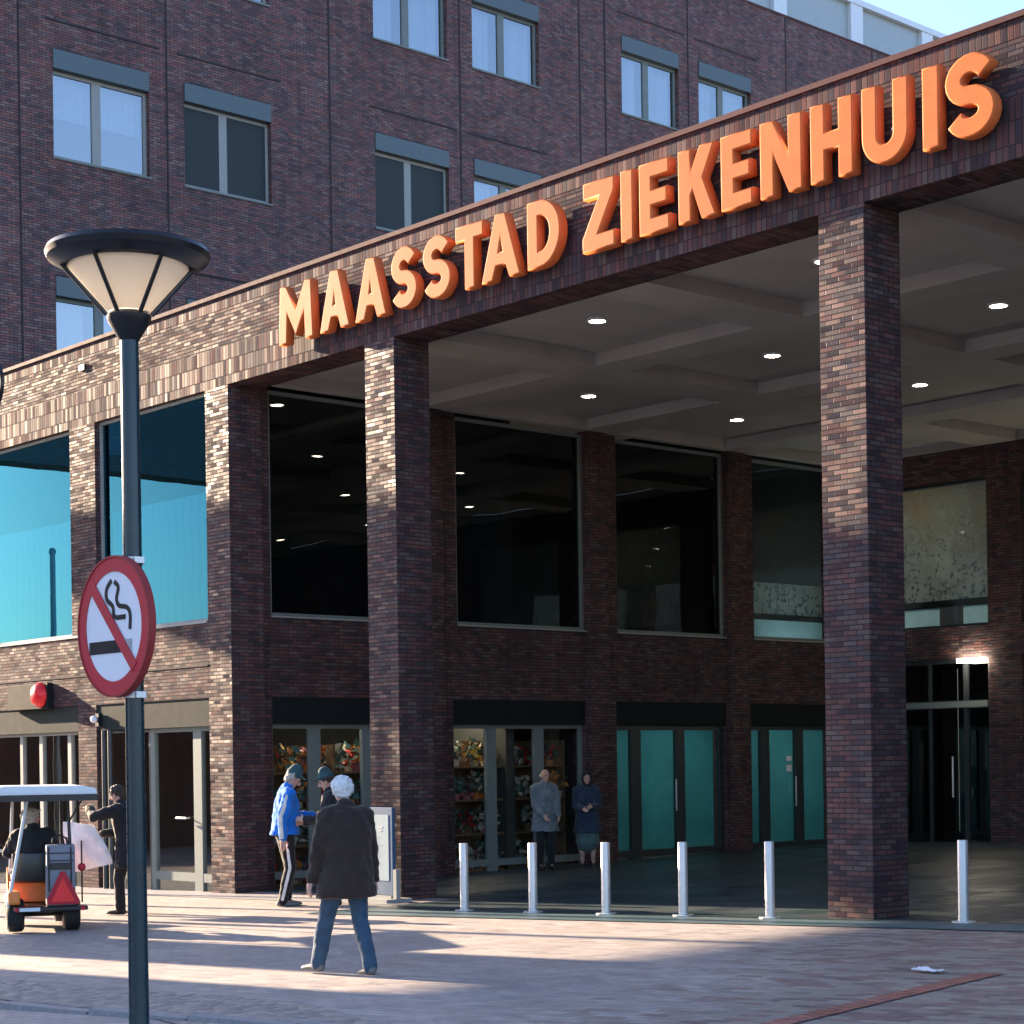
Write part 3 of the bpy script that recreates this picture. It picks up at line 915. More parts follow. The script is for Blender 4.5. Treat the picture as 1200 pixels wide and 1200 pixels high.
for r, (a, b) in enumerate(rows):
    for c, (p, q) in enumerate(cols):
        if c > 5 and r < 2:
            kind = 'dark'
        kind = look.get((r, c), 'half')
        mid = p + (q - p) * 0.47
        f = MB()
        x = XT - 0.12
        fw = 0.07
        f.box(x - 0.07, x, p + .002, q - .002, a + .002, a + fw); f.box(x - 0.07, x, p + .002, q - .002, b - fw, b)
        f.box(x - 0.07, x, p + .002, p + fw, a + fw, b - fw); f.box(x - 0.07, x, q - fw, q - .002, a + fw, b - fw)
        f.box(x - 0.068, x - 0.002, mid - 0.10, mid + 0.10, a + fw, b - fw)
        fo = f.build('window', M['alu'] if kind != 'curtain' else M['alu_green'], T)
        MB().qx(x - 0.035, p + fw, q - fw, a + fw, b - fw).build('pane', M['glass_sky'], fo)
        MB().box(XT - 0.20, XT + 0.03, p + .002, q - .002, b + 0.002, b + 0.40).bevel(0.008, 1).build('shutter_box', M['shutter'], fo)
        MB().box(XT - 0.12, XT + 0.03, p - 0.02, q + 0.02, a - 0.04, a).build('sill', M['alu_green'], fo)
        if kind == 'dark':
            MB().box(x - 0.022, x - 0.012, p + fw, mid - 0.1, a + fw, b - fw).box(x - 0.022, x - 0.012, mid + 0.1, q - fw, a + fw, b - fw).build('sun_screen', M['screen'], fo)
        elif kind == 'curtain':
            k = MB()
            for (u0, u1) in ((p + 0.08, p + 0.75), (mid + 0.15, q - 0.12)):
                n = 14
                pts = [(u0 + (u1 - u0) * i / n, x - 0.20 + 0.035 * math.sin(i * 1.9)) for i in range(n + 1)]
                for (ya, xa), (yb, xb) in zip(pts, pts[1:]):
                    vs = [k.bm.verts.new(v) for v in ((xa, ya, a + .02), (xb, yb, a + .02), (xb, yb, b - .02), (xa, ya, b - .02))]
                    k._f(vs)
            k.build('curtain', M['curtain'], fo, True)
        else:
            MB().box(x - 0.24, x - 0.22, p + 0.04, q - 0.04, a + 0.9, b).build('curtain', M['curtain'], fo)
# roof screen: pale posts with translucent panels
scr = MB()
for i in range(14):
    y = 1.2 + i * 3.45
    scr.box(XT - 0.75, XT - 0.45, y - 0.28, y + 0.28, zt, zt + 1.45)
scr.box(XT - 0.78, XT - 0.42, y0t, y1t, zt + 1.45, zt + 1.62)
so = scr.build('roof_screen', M['cart_roof'], T)
pn = MB()
for i in range(13):
    y = 1.2 + i * 3.45
    pn.box(XT - 0.64, XT - 0.58, y + 0.282, y + 3.168, zt + 0.05, zt + 1.449)
pn.build('screen_panel', plain('screen_panel', (0.36, 0.42, 0.42), 0.4, var=0.06), so)

# ------------------------------------------------------------------ letters
SG = thing('letter_sign', 'large raised orange letters reading MAASSTAD ZIEKENHUIS across the brick canopy beam', 'sign', (0, 0, 0))


def arc(cx, cy, rx, ry, a0, a1, n=14):
    return [(cx + rx * math.cos(R(a0 + (a1 - a0) * i / n)), cy + ry * math.sin(R(a0 + (a1 - a0) * i / n))) for i in range(n + 1)]


def stroke(path, w):
    """outline of a flat-ended stroke along a path"""
    L_, R_ = [], []
    n = len(path)
    for i, p in enumerate(path):
        a = path[max(0, i - 1)]; b = path[min(n - 1, i + 1)]
        dx, dy = b[0] - a[0], b[1] - a[1]
        l = math.hypot(dx, dy) or 1
        nx, ny = -dy / l * w / 2, dx / l * w / 2
        L_.append((p[0] + nx, p[1] + ny)); R_.append((p[0] - nx, p[1] - ny))
    return L_ + R_[::-1]


def glyph(ch, W, H, s):
    """outer loop(s) and hole loops, width W, cap height H, stem s"""
    if ch == 'I':
        return [[(0, 0), (W, 0), (W, H), (0, H)]]
    if ch == 'T':
        return [[(W / 2 - s / 2, 0), (W / 2 + s / 2, 0), (W / 2 + s / 2, H - s), (W, H - s), (W, H), (0, H), (0, H - s), (W / 2 - s / 2, H - s)]]
    if ch == 'E':
        m = H * 0.5
        t = s * 0.92
        return [[(0, 0), (W, 0), (W, t), (s, t), (s, m - t / 2), (W * .92, m - t / 2), (W * .92, m + t / 2), (s, m + t / 2), (s, H - t), (W, H - t), (W, H), (0, H)]]
    if ch == 'H':
        m = H * 0.5
        return [[(0, 0), (s, 0), (s, m - s / 2), (W - s, m - s / 2), (W - s, 0), (W, 0), (W, H), (W - s, H), (W - s, m + s / 2), (s, m + s / 2), (s, H), (0, H)]]
    if ch == 'N':
        return [[(0, 0), (s, 0), (s, H * .62), (W - s, 0), (W, 0), (W, H), (W - s, H), (W - s, H * .38), (s, H), (0, H)]]
    if ch == 'Z':
        return [[(0, 0), (W, 0), (W, s), (s * 1.35, s), (W, H - s * .9), (W, H), (0.02, H), (0.02, H - s), (W - s * 1.35, H - s), (0, s * .9)]]
    if ch == 'K':
        return [[(0, 0), (s, 0), (s, H * .36), (s * 1.3, H * .46), (W - s * 1.15, 0), (W, 0), (s * 2.15, H * .56), (W * .97, H), (W * .97 - s * 1.2, H), (s, H * .60), (s, H), (0, H)]]
    if ch == 'M':
        return [[(0, 0), (s, 0), (s * 1.15, H * .58), (W / 2, H * .12), (W - s * 1.15, H * .58), (W - s, 0), (W, 0), (W - s * .25, H), (W - s * 1.05, H), (W / 2, H * .50), (s * 1.05, H), (s * .25, H)]]
    if ch == 'A':
        k = s * 1.08
        o = [(0, 0), (k, 0), (k + W * .10, H * .22), (W - k - W * .10, H * .22), (W - k, 0), (W, 0), (W / 2 + s * .52, H), (W / 2 - s * .52, H)]
        h = [(k + W * .16, H * .39), (W / 2, H * .74), (W - k - W * .16, H * .39)]
        return [o, h]
    if ch == 'D':
        r = W * 0.62
        o = [(0, 0), (W - r, 0)] + arc(W - r, H / 2, r, H / 2, -90, 90, 16)[1:] + [(0, H)]
        r2 = r - s
        h = [(s, s), (W - r, s)] + arc(W - r, H / 2, r2, H / 2 - s, -90, 90, 14)[1:] + [(s, H - s)]
        return [o, h]
    if ch == 'U':
        ro = W / 2
        o = [(0, H), (0, ro)] + arc(ro, ro, ro, ro, 180, 360, 18)[1:] + [(W, H), (W - s, H), (W - s, ro)] + arc(ro, ro, ro - s, ro - s, 360, 180, 16)[1:] + [(s, H)]
        return [o]
    if ch == 'S':
        r = H / 4 - s / 4 + 0.0
        ry = (H - s) / 4
        rx = (W - s) / 2
        cx = W / 2
        path = arc(cx, H - s / 2 - ry, rx, ry, 25, 270, 16) + arc(cx, s / 2 + ry, rx, ry, 90, -155, 16)[1:]
        return [stroke(path, s)]


LET = [('M', -10.48, -9.66), ('A', -9.45, -8.79), ('A', -8.61, -7.95), ('S', -7.79, -7.27), ('S', -7.10, -6.56), ('T', -6.42, -5.90), ('A', -5.90, -5.20), ('D', -5.02, -4.45),
       ('Z', -4.02, -3.50), ('I', -3.36, -3.19), ('E', -3.05, -2.60), ('K', -2.42, -1.88), ('E', -1.76, -1.33), ('N', -1.18, -0.62), ('H', -0.47, 0.07), ('U', 0.22, 0.78), ('I', 0.99, 1.16), ('S', 1.27, 1.82)]
dg = bpy.context.evaluated_depsgraph_get
for ch, xa, xb in LET:
    cu = bpy.data.curves.new('letter_curve', 'CURVE')
    cu.dimensions = '2D'
    cu.fill_mode = 'BOTH'
    cu.extrude = 0.055
    cu.bevel_depth = 0.018
    cu.bevel_resolution = 1
    st = 0.162
    for loop in glyph(ch, xb - xa, 0.80, st):
        sp = cu.splines.new('POLY')
        sp.points.add(len(loop) - 1)
        for pt, c in zip(sp.points, loop):
            pt.co = (c[0], c[1], 0, 1)
        sp.use_cyclic_u = True
    tmp = bpy.data.objects.new('tmp', cu)
    COL.objects.link(tmp)
    bpy.context.view_layer.update()
    me = bpy.data.meshes.new_from_object(tmp.evaluated_get(dg()))
    bpy.data.objects.remove(tmp)
    me.materials.clear()
    me.materials.append(M['orange']); me.materials.append(M['orange_side'])
    me.transform(Matrix.Translation((xa, -0.15, 7.90)) @ Matrix.Rotation(R(90), 4, 'X'))
    for p in me.polygons:
        p.material_index = 0 if p.normal.y < -0.6 else 1
    o = bpy.data.objects.new('letter', me)
    COL.objects.link(o)
    o.parent = SG
    # stand-off pins
    MB().box((xa + xb) / 2 - 0.012, (xa + xb) / 2 + 0.012, -0.09, 0.0, 8.25, 8.274).build('standoff', M['steel'], o)

# ------------------------------------------------------------------ street lamp
LX, LY = 5.14, -11.84
LZ = gz(LX, LY)
SL = thing('street_lamp', 'tall dark blue lamp post with a wide cone shaped frosted head in the foreground', 'street lamp', (LX, LY, LZ))
h0 = 3.66 - LZ            # collar level above the base
MB().lathe([(0.0, 0), (0.055, 0), (0.053, 0.55), (0.046, 0.62), (0.043, 1.2), (0.041, h0), (0, h0)], n=24).build('pole', M['pole'], SL, True)
MB().lathe([(0.0, -0.01), (0.042, -0.01), (0.095, 0.075), (0.10, 0.10), (0.085, 0.115), (0.0, 0.115)], (0, 0, h0), 28).build('collar', M['black'], SL, True)
MB().lathe([(0.092, 0.117), (0.292, 0.345)], (0, 0, h0), 40).build('lens', M['lens'], SL, True)
MB().lathe([(0.0, 0.30), (0.20, 0.335), (0.252, 0.338)], (0, 0, h0), 36).build('reflector', M['white'], SL, True)
MB().lathe([(0.255, 0.315), (0.30, 0.322), (0.357, 0.352), (0.366, 0.375), (0.357, 0.395), (0.20, 0.425), (0.0, 0.435), (0.0, 0.42), (0.25, 0.40), (0.255, 0.37)], (0, 0, h0), 44).build('canopy', M['black'], SL, True)
for k in range(6):
    a = R(-0.3 + 60 * k)
    MB().tube([(0.10 * math.cos(a), 0.10 * math.sin(a), h0 + 0.105), (0.305 * math.cos(a), 0.305 * math.sin(a), h0 + 0.34)], 0.010, 8).build('rib', M['black'], SL)

# ------------------------------------------------------------------ no smoking sign
NS = thing('no_smoking_sign', 'round red and white no smoking sign clamped to the lamp post', 'sign', (LX - 0.025, LY - 0.075, 2.372))


def disc(r0, r1, y0, y1, n=48):
    b = MB()
    if r0 <= 0:
        b.prism([(r1 * math.cos(2 * math.pi * i / n), r1 * math.sin(2 * math.pi * i / n)) for i in range(n)], 'y', y0, y1)
    else:
        rings = []
        for y in (y0, y1):
            for r in (r0, r1):
                rings.append([b.bm.verts.new((r * math.cos(2 * math.pi * i / n), y, r * math.sin(2 * math.pi * i / n))) for i in range(n)])
        for (p, q) in ((0, 1), (1, 3), (3, 2), (2, 0)):
            for i in range(n):
                b._f([rings[p][i], rings[p][(i + 1) % n], rings[q][(i + 1) % n], rings[q][i]])
    return b


disc(0, 0.306, -0.010, 0.012).build('plate', M['plate'], NS)
disc(0.3065, 0.316, -0.018, 0.018).build('edge', M['rim'], NS)
disc(0.245, 0.306, -0.014, -0.0102).build('red_ring', M['red'], NS)
bar = MB().prism([(-0.262, -0.027), (0.262, -0.027), (0.262, 0.027), (-0.262, 0.027)], 'y', -0.0175, -0.0145)
bo = bar.build('red_bar', M['red'], NS)
bo.rotation_euler = (0, R(46), 0)
MB().prism([(-0.215, -0.118), (0.085, -0.118), (0.085, -0.062), (-0.215, -0.062)], 'y', -0.0135, -0.0103).build('cigarette', M['black'], NS)
MB().prism([(0.105, -0.118), (0.155, -0.118), (0.155, -0.062), (0.105, -0.062)], 'y', -0.0135, -0.0103).build('cigarette_tip', M['grey'], NS)
def spline(pts, k=6):
    out = []
    P_ = [pts[0]] + pts + [pts[-1]]
    for a in range(1, len(P_) - 2):
        p0, p1, p2, p3 = P_[a - 1:a + 3]
        for q in range(k):
            u = q / k
            out.append(tuple(0.5 * ((2 * p1[c]) + (-p0[c] + p2[c]) * u + (2 * p0[c] - 5 * p1[c] + 4 * p2[c] - p3[c]) * u * u + (-p0[c] + 3 * p1[c] - 3 * p2[c] + p3[c]) * u ** 3) for c in (0, 1)))
    return out + [pts[-1]]


sm = MB()
sm.prism(stroke(spline([(-0.012, 0.205), (-0.055, 0.170), (-0.056, 0.125), (-0.005, 0.090), (0.004, 0.052), (0.030, 0.038), (0.106, 0.038)]), 0.021), 'y', -0.0135, -0.0103)
sm.prism(stroke(spline([(0.012, 0.198), (0.046, 0.172), (0.030, 0.122), (0.052, 0.090), (0.118, 0.078), (0.146, 0.045), (0.142, -0.020)]), 0.021), 'y', -0.0134, -0.0104)
sm.build('smoke', M['black'], NS)
for z in (0.295, -0.305):
    MB().lathe([(0.046, -0.014), (0.052, -0.014), (0.052, 0.014), (0.046, 0.014)], (0.025, 0.075, z), 24).box(0.06, 0.085, 0.05, 0.10, z - 0.014, z + 0.014).build('clamp', M['steel'], NS, True)

# round sign at the very left edge, its back to us
ES = thing('round_sign', 'dark back of a round sign cut by the left edge of the picture', 'sign', (4.26, -12.08, gz(4.26, -12.08)), R(0))
MB().tube([(-0.17, -0.10, 3.56), (-0.02, -0.02, 3.56)], 0.012, 8).build('bracket', M['alu_dark'], ES)
MB().tube([(-0.18, -0.11, 0), (-0.18, -0.11, 3.75)], 0.03, 12).build('post', M['alu_dark'], ES, True)
eo = disc(0, 0.125, -0.01, 0.012, 40).build('disc', M['black'], ES)
eo.location = (0, 0, 3.56 - gz(4.26, -12.08))

# ------------------------------------------------------------------ bollards
BL = ['steel bollard nearest the info board by the second brick pier', 'steel bollard in front of the man in the grey coat', 'steel bollard just right of the couple, before the dark pilaster',
      'steel bollard in front of the first teal shop window', 'steel bollard just left of the nearest brick pier', 'steel bollard standing alone right of the nearest brick pier']
b0 = None
for i, (x, y) in enumerate([(-5.56, -0.96), (-4.46, -0.80), (-3.36, -0.64), (-2.28, -0.47), (-1.12, -0.32), (1.16, 0.03)]):
    if i == 0:
        b0 = thing('bollard', BL[0], 'bollard', (x, y, gz(x, y)), 0, 'steel bollards along the canopy edge')
        MB().lathe([(0.0, 0.0), (0.054, 0.0), (0.054, 0.835), (0.050, 0.848), (0.0, 0.852)], n=24).build('post', M['steel'], b0, True)
        MB().lathe([(0.0545, 0.011), (0.12, 0.011), (0.12, 0.022), (0.0545, 0.028)], n=24).build('base_ring', M['steel'], b0, True)
    else:
        o = b0.copy(); COL.objects.link(o)
        o.location = (x, y, gz(x, y)); o['label'] = BL[i]
        for c in b0.children:
            d = c.copy(); COL.objects.link(d); d.parent = o

# ------------------------------------------------------------------ info board
IB = thing('info_board', 'pale blue poster stand beside the second brick pier, partly behind the walking man', 'sign', (-8.12, -0.3, gz(-8.1, -0.3)), 0)
MB().box(-0.30, 0.30, -0.03, 0.03, 0.10, 1.30).bevel(0.008, 1).build('frame', M['board_blue'], IB)
MB().box(-0.25, 0.22, -0.036, -0.031, 0.30, 1.20).build('poster', M['poster'], IB)
pr = MB()
for z, w in ((1.02, 0.10), (0.97, 0.08)):
    pr.box(0.0, w, -0.039, -0.0365, z, z + 0.022)
for k in range(9):
    pr.box(-0.2, -0.2 + 0.3 * random.uniform(0.6, 1), -0.039, -0.0365, 0.88 - k * 0.05, 0.888 - k * 0.05)
pr.build('print', M['grey'], IB)
MB().box(-0.36, 0.40, -0.22, 0.22, 0.0, 0.06).box(-0.28, 0.28, -0.05, 0.05, 0.06, 0.10).build('base', M['alu'], IB)
MB().box(0.33, 0.40, -0.05, 0.02, 0.061, 0.46).build('side_post', M['alu'], IB)

# ------------------------------------------------------------------ litter
lt = MB()
n = 7
gv = [[None] * n for _ in range(n)]
for i in range(n):
    for j in range(n):
        u, v = i / (n - 1) - 0.5, j / (n - 1) - 0.5
        gv[i][j] = lt.bm.verts.new((u * 0.26, v * 0.16, 0.006 + 0.03 * abs(noise.noise((u * 4, v * 4, 1.3))) + 0.015 * abs(u)))
for i in range(n - 1):
    for j in range(n - 1):
        lt._f([gv[i][j], gv[i + 1][j], gv[i + 1][j + 1], gv[i][j + 1]])
lo_ = lt.build('paper_scrap', M['white'], loc=(3.52, -3.77, gz(3.52, -3.77) + 0.008))
tag(lo_, 'crumpled white scrap of paper lying on the brown paving at right', 'litter')


# ------------------------------------------------------------------ people
def blob(build_fn, name, mats, parent, voxel=0.012, wrinkle=0.0, wscale=9.0, post=None, smooth_it=4):
    b = MB()
    build_fn(b)
    bmesh.ops.recalc_face_normals(b.bm, faces=list(b.bm.faces))
    me = bpy.data.meshes.new(name)
    b.bm.to_mesh(me); b.bm.free()
    o = bpy.data.objects.new('tmp', me)
    COL.objects.link(o)
    md = o.modifiers.new('r', 'REMESH'); md.mode = 'VOXEL'; md.voxel_size = voxel
    ms = o.modifiers.new('s', 'SMOOTH'); ms.iterations = smooth_it; ms.factor = 0.5
    bpy.context.view_layer.update()
    me2 = bpy.data.meshes.new_from_object(o.evaluated_get(dg()))
    bpy.data.objects.remove(o)
    if wrinkle:
        nn = [v.normal.copy() for v in me2.vertices]
        for v, nv in zip(me2.vertices, nn):
            c = v.co
            q = noise.noise((c.x * wscale, c.y * wscale, c.z * wscale * 0.5)) + 0.6 * noise.noise((c.x * wscale * 2.3 + 0.8 * c.z * wscale, c.y * wscale * 2.3, c.z * wscale * 2.1 + 7))
            q += 0.5 * (1 - 2 * abs(noise.noise((c.x * wscale * 1.6, c.y * wscale * 1.6 + c.z * wscale * 0.9, c.z * wscale * 1.3 + 3))))
            v.co = c + nv * q * wrinkle
    me2.materials.clear()
    for m in (mats if isinstance(mats, (list, tuple)) else [mats]):
        me2.materials.append(m)
    for p in me2.polygons:
        p.use_smooth = True
    if post:
        post(me2)
    me2.name = name
    r = bpy.data.objects.new(name, me2)
    COL.objects.link(r)
    r.parent = parent
    return r


def ik(a, b, l1, l2, pole):
    a, b = Vector(a), Vector(b)
    d = b - a
    L = min(d.length, (l1 + l2) * 0.999)
    dn = d.normalized()
    x = (l1 * l1 - l2 * l2 + L * L) / (2 * L)
    h = math.sqrt(max(0, l1 * l1 - x * x))
    p = Vector(pole); p = (p - dn * p.dot(dn)).normalized()
    return a + dn * x + p * h, a + dn * L


def lerp(a, b, t):
    return Vector(a) * (1 - t) + Vector(b) * t


def hand(b, wrist, direction, thumb_side, palm_n, s=1.0, curl=0.35):
    w = Vector(wrist); d = Vector(direction).normalized()
    t = Vector(thumb_side); t = (t - d * t.dot(d)).normalized()
    nrm = Vector(palm_n); nrm = (nrm - d * nrm.dot(d) - t * nrm.dot(t)).normalized()
    b.limb([w - d * 0.03, w + d * 0.03 * s, w + d * 0.085 * s], [(0.026, 0.022), (0.034, 0.017), (0.038, 0.014)], 12, side=t)
    for k, (off, ln) in enumerate(((0.028, 0.072), (0.009, 0.080), (-0.010, 0.074), (-0.028, 0.058))):
        p0 = w + d * 0.075 * s + t * off
        p1 = p0 + (d * (1 - curl * 0.4) + nrm * curl * 0.6).normalized() * ln * 0.5
        p2 = p1 + (d * (1 - curl) + nrm * curl * 1.3).normalized() * ln * 0.5
        b.limb([p0, p1, p2], [0.0095, 0.009, 0.0075], 8)
    p0 = w + d * 0.02 * s + t * 0.024
    p1 = p0 + (t * 0.8 + d * 0.6).normalized() * 0.04
    p2 = p1 + (d * 0.9 + t * 0.2 + nrm * 0.3).normalized() * 0.03
    b.limb([p0, p1, p2], [0.012, 0.0105, 0.008], 8)


def person(label, loc, face, H=1.75, pose=None, hair='grey_hair', hair_kind='short', coat='dark', coat_len=0.80, legs='track',
           shoe='shoe', skirt=None, hood=None, stripe=False, bulk=1.0, group=None, extra=None):
    """faces +Y locally; `face` is the world heading of that +Y (degrees, 0 = world +X)"""
    k = H / 1.75
    P = dict(hip=(0, 0, 0.92), chest=(0, 0.0, 1.40), head=(0, 0.035, 1.615), look=0.0, nod=0.0,
             fl=(-0.10, 0.02, 0.0), fr=(0.10, 0.02, 0.0), hl=(-0.27, 0.05, 0.80), hr=(0.27, 0.05, 0.80), tl=0.0, tr=0.0, sit=False, heel_l=0.0, heel_r=0.0)
    P.update(pose or {})
    t = thing('person', label, 'person', loc, R(face - 90), group)
    t.scale = (k, k, k)
    hip, chest, head = Vector(P['hip']), Vector(P['chest']), Vector(P['head'])
    up = (chest - hip).normalized()
    neck = chest + up * 0.08
    shl, shr = chest + Vector((-0.175, 0, 0.0)), chest + Vector((0.175, 0, 0.0))
    J = {}
    for s, sh, hd in (('l', shl, P['hl']), ('r', shr, P['hr'])):
        sx = -1 if s == 'l' else 1
        el, wr = ik(sh, hd, 0.30, 0.26, (sx * 0.45, -0.9, -0.2))
        J['e' + s], J['w' + s] = el, wr
    for s, ft in (('l', P['fl']), ('r', P['fr'])):
        sx = -1 if s == 'l' else 1
        hj = hip + Vector((sx * 0.09, 0, -0.02))
        kn, an = ik(hj, Vector(ft) + Vector((0, -0.03, 0.085)), 0.418, 0.412, (sx * 0.08, 1, 0.1 if not P['sit'] else 0.8))
        J['h' + s], J['k' + s], J['a' + s] = hj, kn, an
    fwd = Matrix.Rotation(P['look'], 3, 'Z') @ Vector((0, math.cos(P['nod']), -math.sin(P['nod'])))
    side = Vector((fwd.y, -fwd.x, 0)).normalized()
    hup = side.cross(fwd).normalized()

    def hp(x, y, z):
        return head + side * x + fwd * y + hup * z

    def body(b):
        # head
        b.limb([hp(0, -0.012, 0.045), hp(0, -0.006, 0.0), hp(0, 0.012, -0.055), hp(0, 0.026, -0.088)], [(0.068, 0.088), (0.072, 0.092), (0.058, 0.068), (0.036, 0.04)], 18, side=side)
        b.ball(hp(0, -0.01, 0.03), (0.072, 0.072, 0.082), 18)
        b.limb([hp(0, 0.088, 0.012), hp(0, 0.106, -0.022), hp(0, 0.094, -0.034)], [0.009, 0.014, 0.014], 8)      # nose
        b.limb([hp(-0.018, 0.078, -0.062), hp(0.018, 0.078, -0.062)], [0.009, 0.009], 8)
        for sx in (-1, 1):
            b.limb([hp(sx * 0.074, -0.006, 0.018), hp(sx * 0.080, -0.012, 0.0), hp(sx * 0.074, -0.004, -0.03)], [0.010, 0.014, 0.008], 8)
            b.limb([hp(sx * 0.014, 0.080, 0.024), hp(sx * 0.045, 0.070, 0.026)], [0.010, 0.009], 8)                # brow
        b.limb([neck - up * 0.02, lerp(neck, head, 0.5), hp(0, -0.01, -0.06)], [0.056, 0.052, 0.05], 14)
        # core
        b.limb([hip, lerp(hip, chest, 0.45), lerp(hip, chest, 0.8), chest], [(0.13, 0.09), (0.125, 0.085), (0.15, 0.09), (0.13, 0.075)], 16)
        for s in 'lr':
            sh = shl if s == 'l' else shr
            b.limb([sh, J['e' + s]], [0.05, 0.04], 12)
            b.limb([J['e' + s], J['w' + s]], [0.04, 0.026], 12)
            b.limb([J['h' + s], J['k' + s]], [0.075, 0.05], 12)
            b.limb([J['k' + s], lerp(J['k' + s], J['a' + s], 0.35), J['a' + s]], [0.05, 0.053, 0.034], 12)
            sx = -1 if s == 'l' else 1
            d = J['w' + s] - J['e' + s]
            th = Vector((0, 1, 0.2)) if abs(d.normalized().y) < 0.75 else Vector((-sx * 0.5, 0, 1))
            hand(b, J['w' + s] + d.normalized() * 0.02, d, th, Vector((-sx, 0.1, 0)), 1.0, 0.45)
            b.limb([J['a' + s], J['a' + s] + Vector((0, 0.10, -0.05))], [0.034, 0.026], 10)

    def face_paint(me):
        for p in me.polygons:
            c = p.center
            q = c - head
            x, y, z = q.dot(side), q.dot(fwd), q.dot(hup)
            if y > 0.055 and abs(z - 0.008) < 0.0075 and 0.016 < abs(x) < 0.044:
                p.material_index = 1
            elif y > 0.06 and abs(z + 0.062) < 0.007 and abs(x) < 0.026:
                p.material_index = 2

    bo = blob(body, 'body', [M['skin'], M['eye'], M['lip']], t, 0.0085, post=face_paint, smooth_it=2)

    # hair or hood
    def hairf(b):
        if hair_kind == 'bald':
            b.limb([hp(-0.072, -0.01, 0.0), hp(-0.055, -0.065, 0.005), hp(0, -0.088, 0.01), hp(0.055, -0.065, 0.005), hp(0.072, -0.01, 0.0)], [0.016, 0.024, 0.026, 0.024, 0.016], 10)
        else:
            b.ball(hp(0, -0.024, 0.048), (0.088, 0.092, 0.085), 18)
            b.limb([hp(0, -0.075, 0.03), hp(0, -0.07, -0.045)], [(0.07, 0.035), (0.055, 0.03)], 14, side=side)
            for sx in (-1, 1):
                b.limb([hp(sx * 0.066, -0.01, 0.05), hp(sx * 0.072, -0.03, 0.0)], [0.022, 0.018], 10)
            if hair_kind == 'full':
                b.limb([hp(-0.055, 0.055, 0.085), hp(0, 0.068, 0.092), hp(0.055, 0.055, 0.085)], [0.022, 0.024, 0.022], 10)
                b.ball(hp(0, -0.05, 0.02), (0.098, 0.075, 0.10), 16)
            if hair_kind == 'scarf':
                for sx in (-1, 1):
                    b.limb([hp(sx * 0.06, 0.0, 0.085), hp(sx * 0.082, 0.005, 0.01), hp(sx * 0.066, 0.02, -0.07), hp(sx * 0.02, 0.045, -0.12)], [0.03, 0.026, 0.026, 0.022], 10)
                b.ball(hp(0, -0.045, -0.01), (0.092, 0.07, 0.12), 16)
    blob(hairf, 'headscarf' if hair_kind == 'scarf' else 'hair', M[hair], t, 0.009, 0.012, 34)
    if hood:
        def capf(b):
            b.limb([hp(0, -0.02, 0.075), hp(0, -0.02, 0.125)], [(0.098, 0.108), (0.075, 0.085)], 18, side=side)
            b.limb([hp(0, 0.07, 0.075), hp(0, 0.14, 0.068)], [(0.07, 0.012), (0.055, 0.010)], 14, side=side)
        blob(capf, 'cap', M[hood], t, 0.010, 0.002)

    q = bulk
    bot = coat_len

    def coatf(b):
        low = Vector((hip.x, hip.y, bot))
        if P['sit']:
            low = hip + Vector((0, 0.02, -0.04))
        pts = [low, lerp(low, hip, 0.5) if bot < 0.84 else lerp(low, hip, 0.3), lerp(hip, chest, 0.35), lerp(hip, chest, 0.75), chest + up * 0.02, neck]
        rad = [(0.232 * q, 0.18 * q), (0.215 * q, 0.168 * q), (0.185 * q, 0.15 * q), (0.20 * q, 0.145 * q), (0.165 * q, 0.11 * q), (0.085, 0.08)]
        b.limb(pts, rad, 22, flat0=True)
        b.limb([shl + Vector((0.05, 0, 0.015)), shl], [0.085, 0.08], 12)
        b.limb([shr - Vector((0.05, 0, -0.015)), shr], [0.085, 0.08], 12)
        for s in 'lr':
            sh = shl if s == 'l' else shr
            e, w = J['e' + s], J['w' + s]
            b.limb([sh, lerp(sh, e, 0.5), e], [0.078 * q, 0.070 * q, 0.062 * q], 14)
            b.limb([e, lerp(e, w, 0.5), lerp(e, w, 0.97)], [0.062 * q, 0.054 * q, 0.050], 14)
        # collar
        b.limb([neck + Vector((-0.06, -0.03, 0)), neck + Vector((0, -0.065, 0.025)), neck + Vector((0.06, -0.03, 0))], [0.022, 0.026, 0.022], 10)
    blob(coatf, 'coat', M[coat], t, 0.0125, 0.016, 7.0)

    if stripe:
        o_ = Vector((0.062, -0.035, 0))
        MB().limb([shr + o_ * 1.1, J['er'] + o_, J['wr'] + o_ * 0.8], [(0.012, 0.026)] * 3, 8, side=(1, 0, 0)).build('sunlit_sleeve', M['stripe'], t, True)  # white strip painted on as the sunlit edge of the sleeve
    if skirt:
        def skf(b):
            b.limb([hip + Vector((0, 0, 0.02)), hip + Vector((0, 0.0, -0.25)), Vector((hip.x, hip.y + 0.01, 0.42))], [(0.17, 0.13), (0.20, 0.16), (0.215, 0.175)][::1], 20)
        blob(skf, 'skirt', M[skirt], t, 0.014, 0.010, 9)
    else:
        def trf(b):
            b.limb([hip + Vector((0, 0, 0.10)), hip + Vector((0, 0, -0.04))], [(0.155, 0.115), (0.165, 0.12)], 16)
            for s in 'lr':
                h_, k_, a_ = J['h' + s], J['k' + s], J['a' + s]
                b.limb([h_, lerp(h_, k_, 0.5), k_], [(0.098, 0.10), (0.085, 0.088), (0.072, 0.075)], 14)
                b.limb([k_, lerp(k_, a_, 0.5), lerp(k_, a_, 1.0) + Vector((0, 0, -0.012))], [0.072, 0.068, 0.064], 14)
        to = blob(trf, 'trousers', M[legs], t, 0.0125, 0.008, 8)
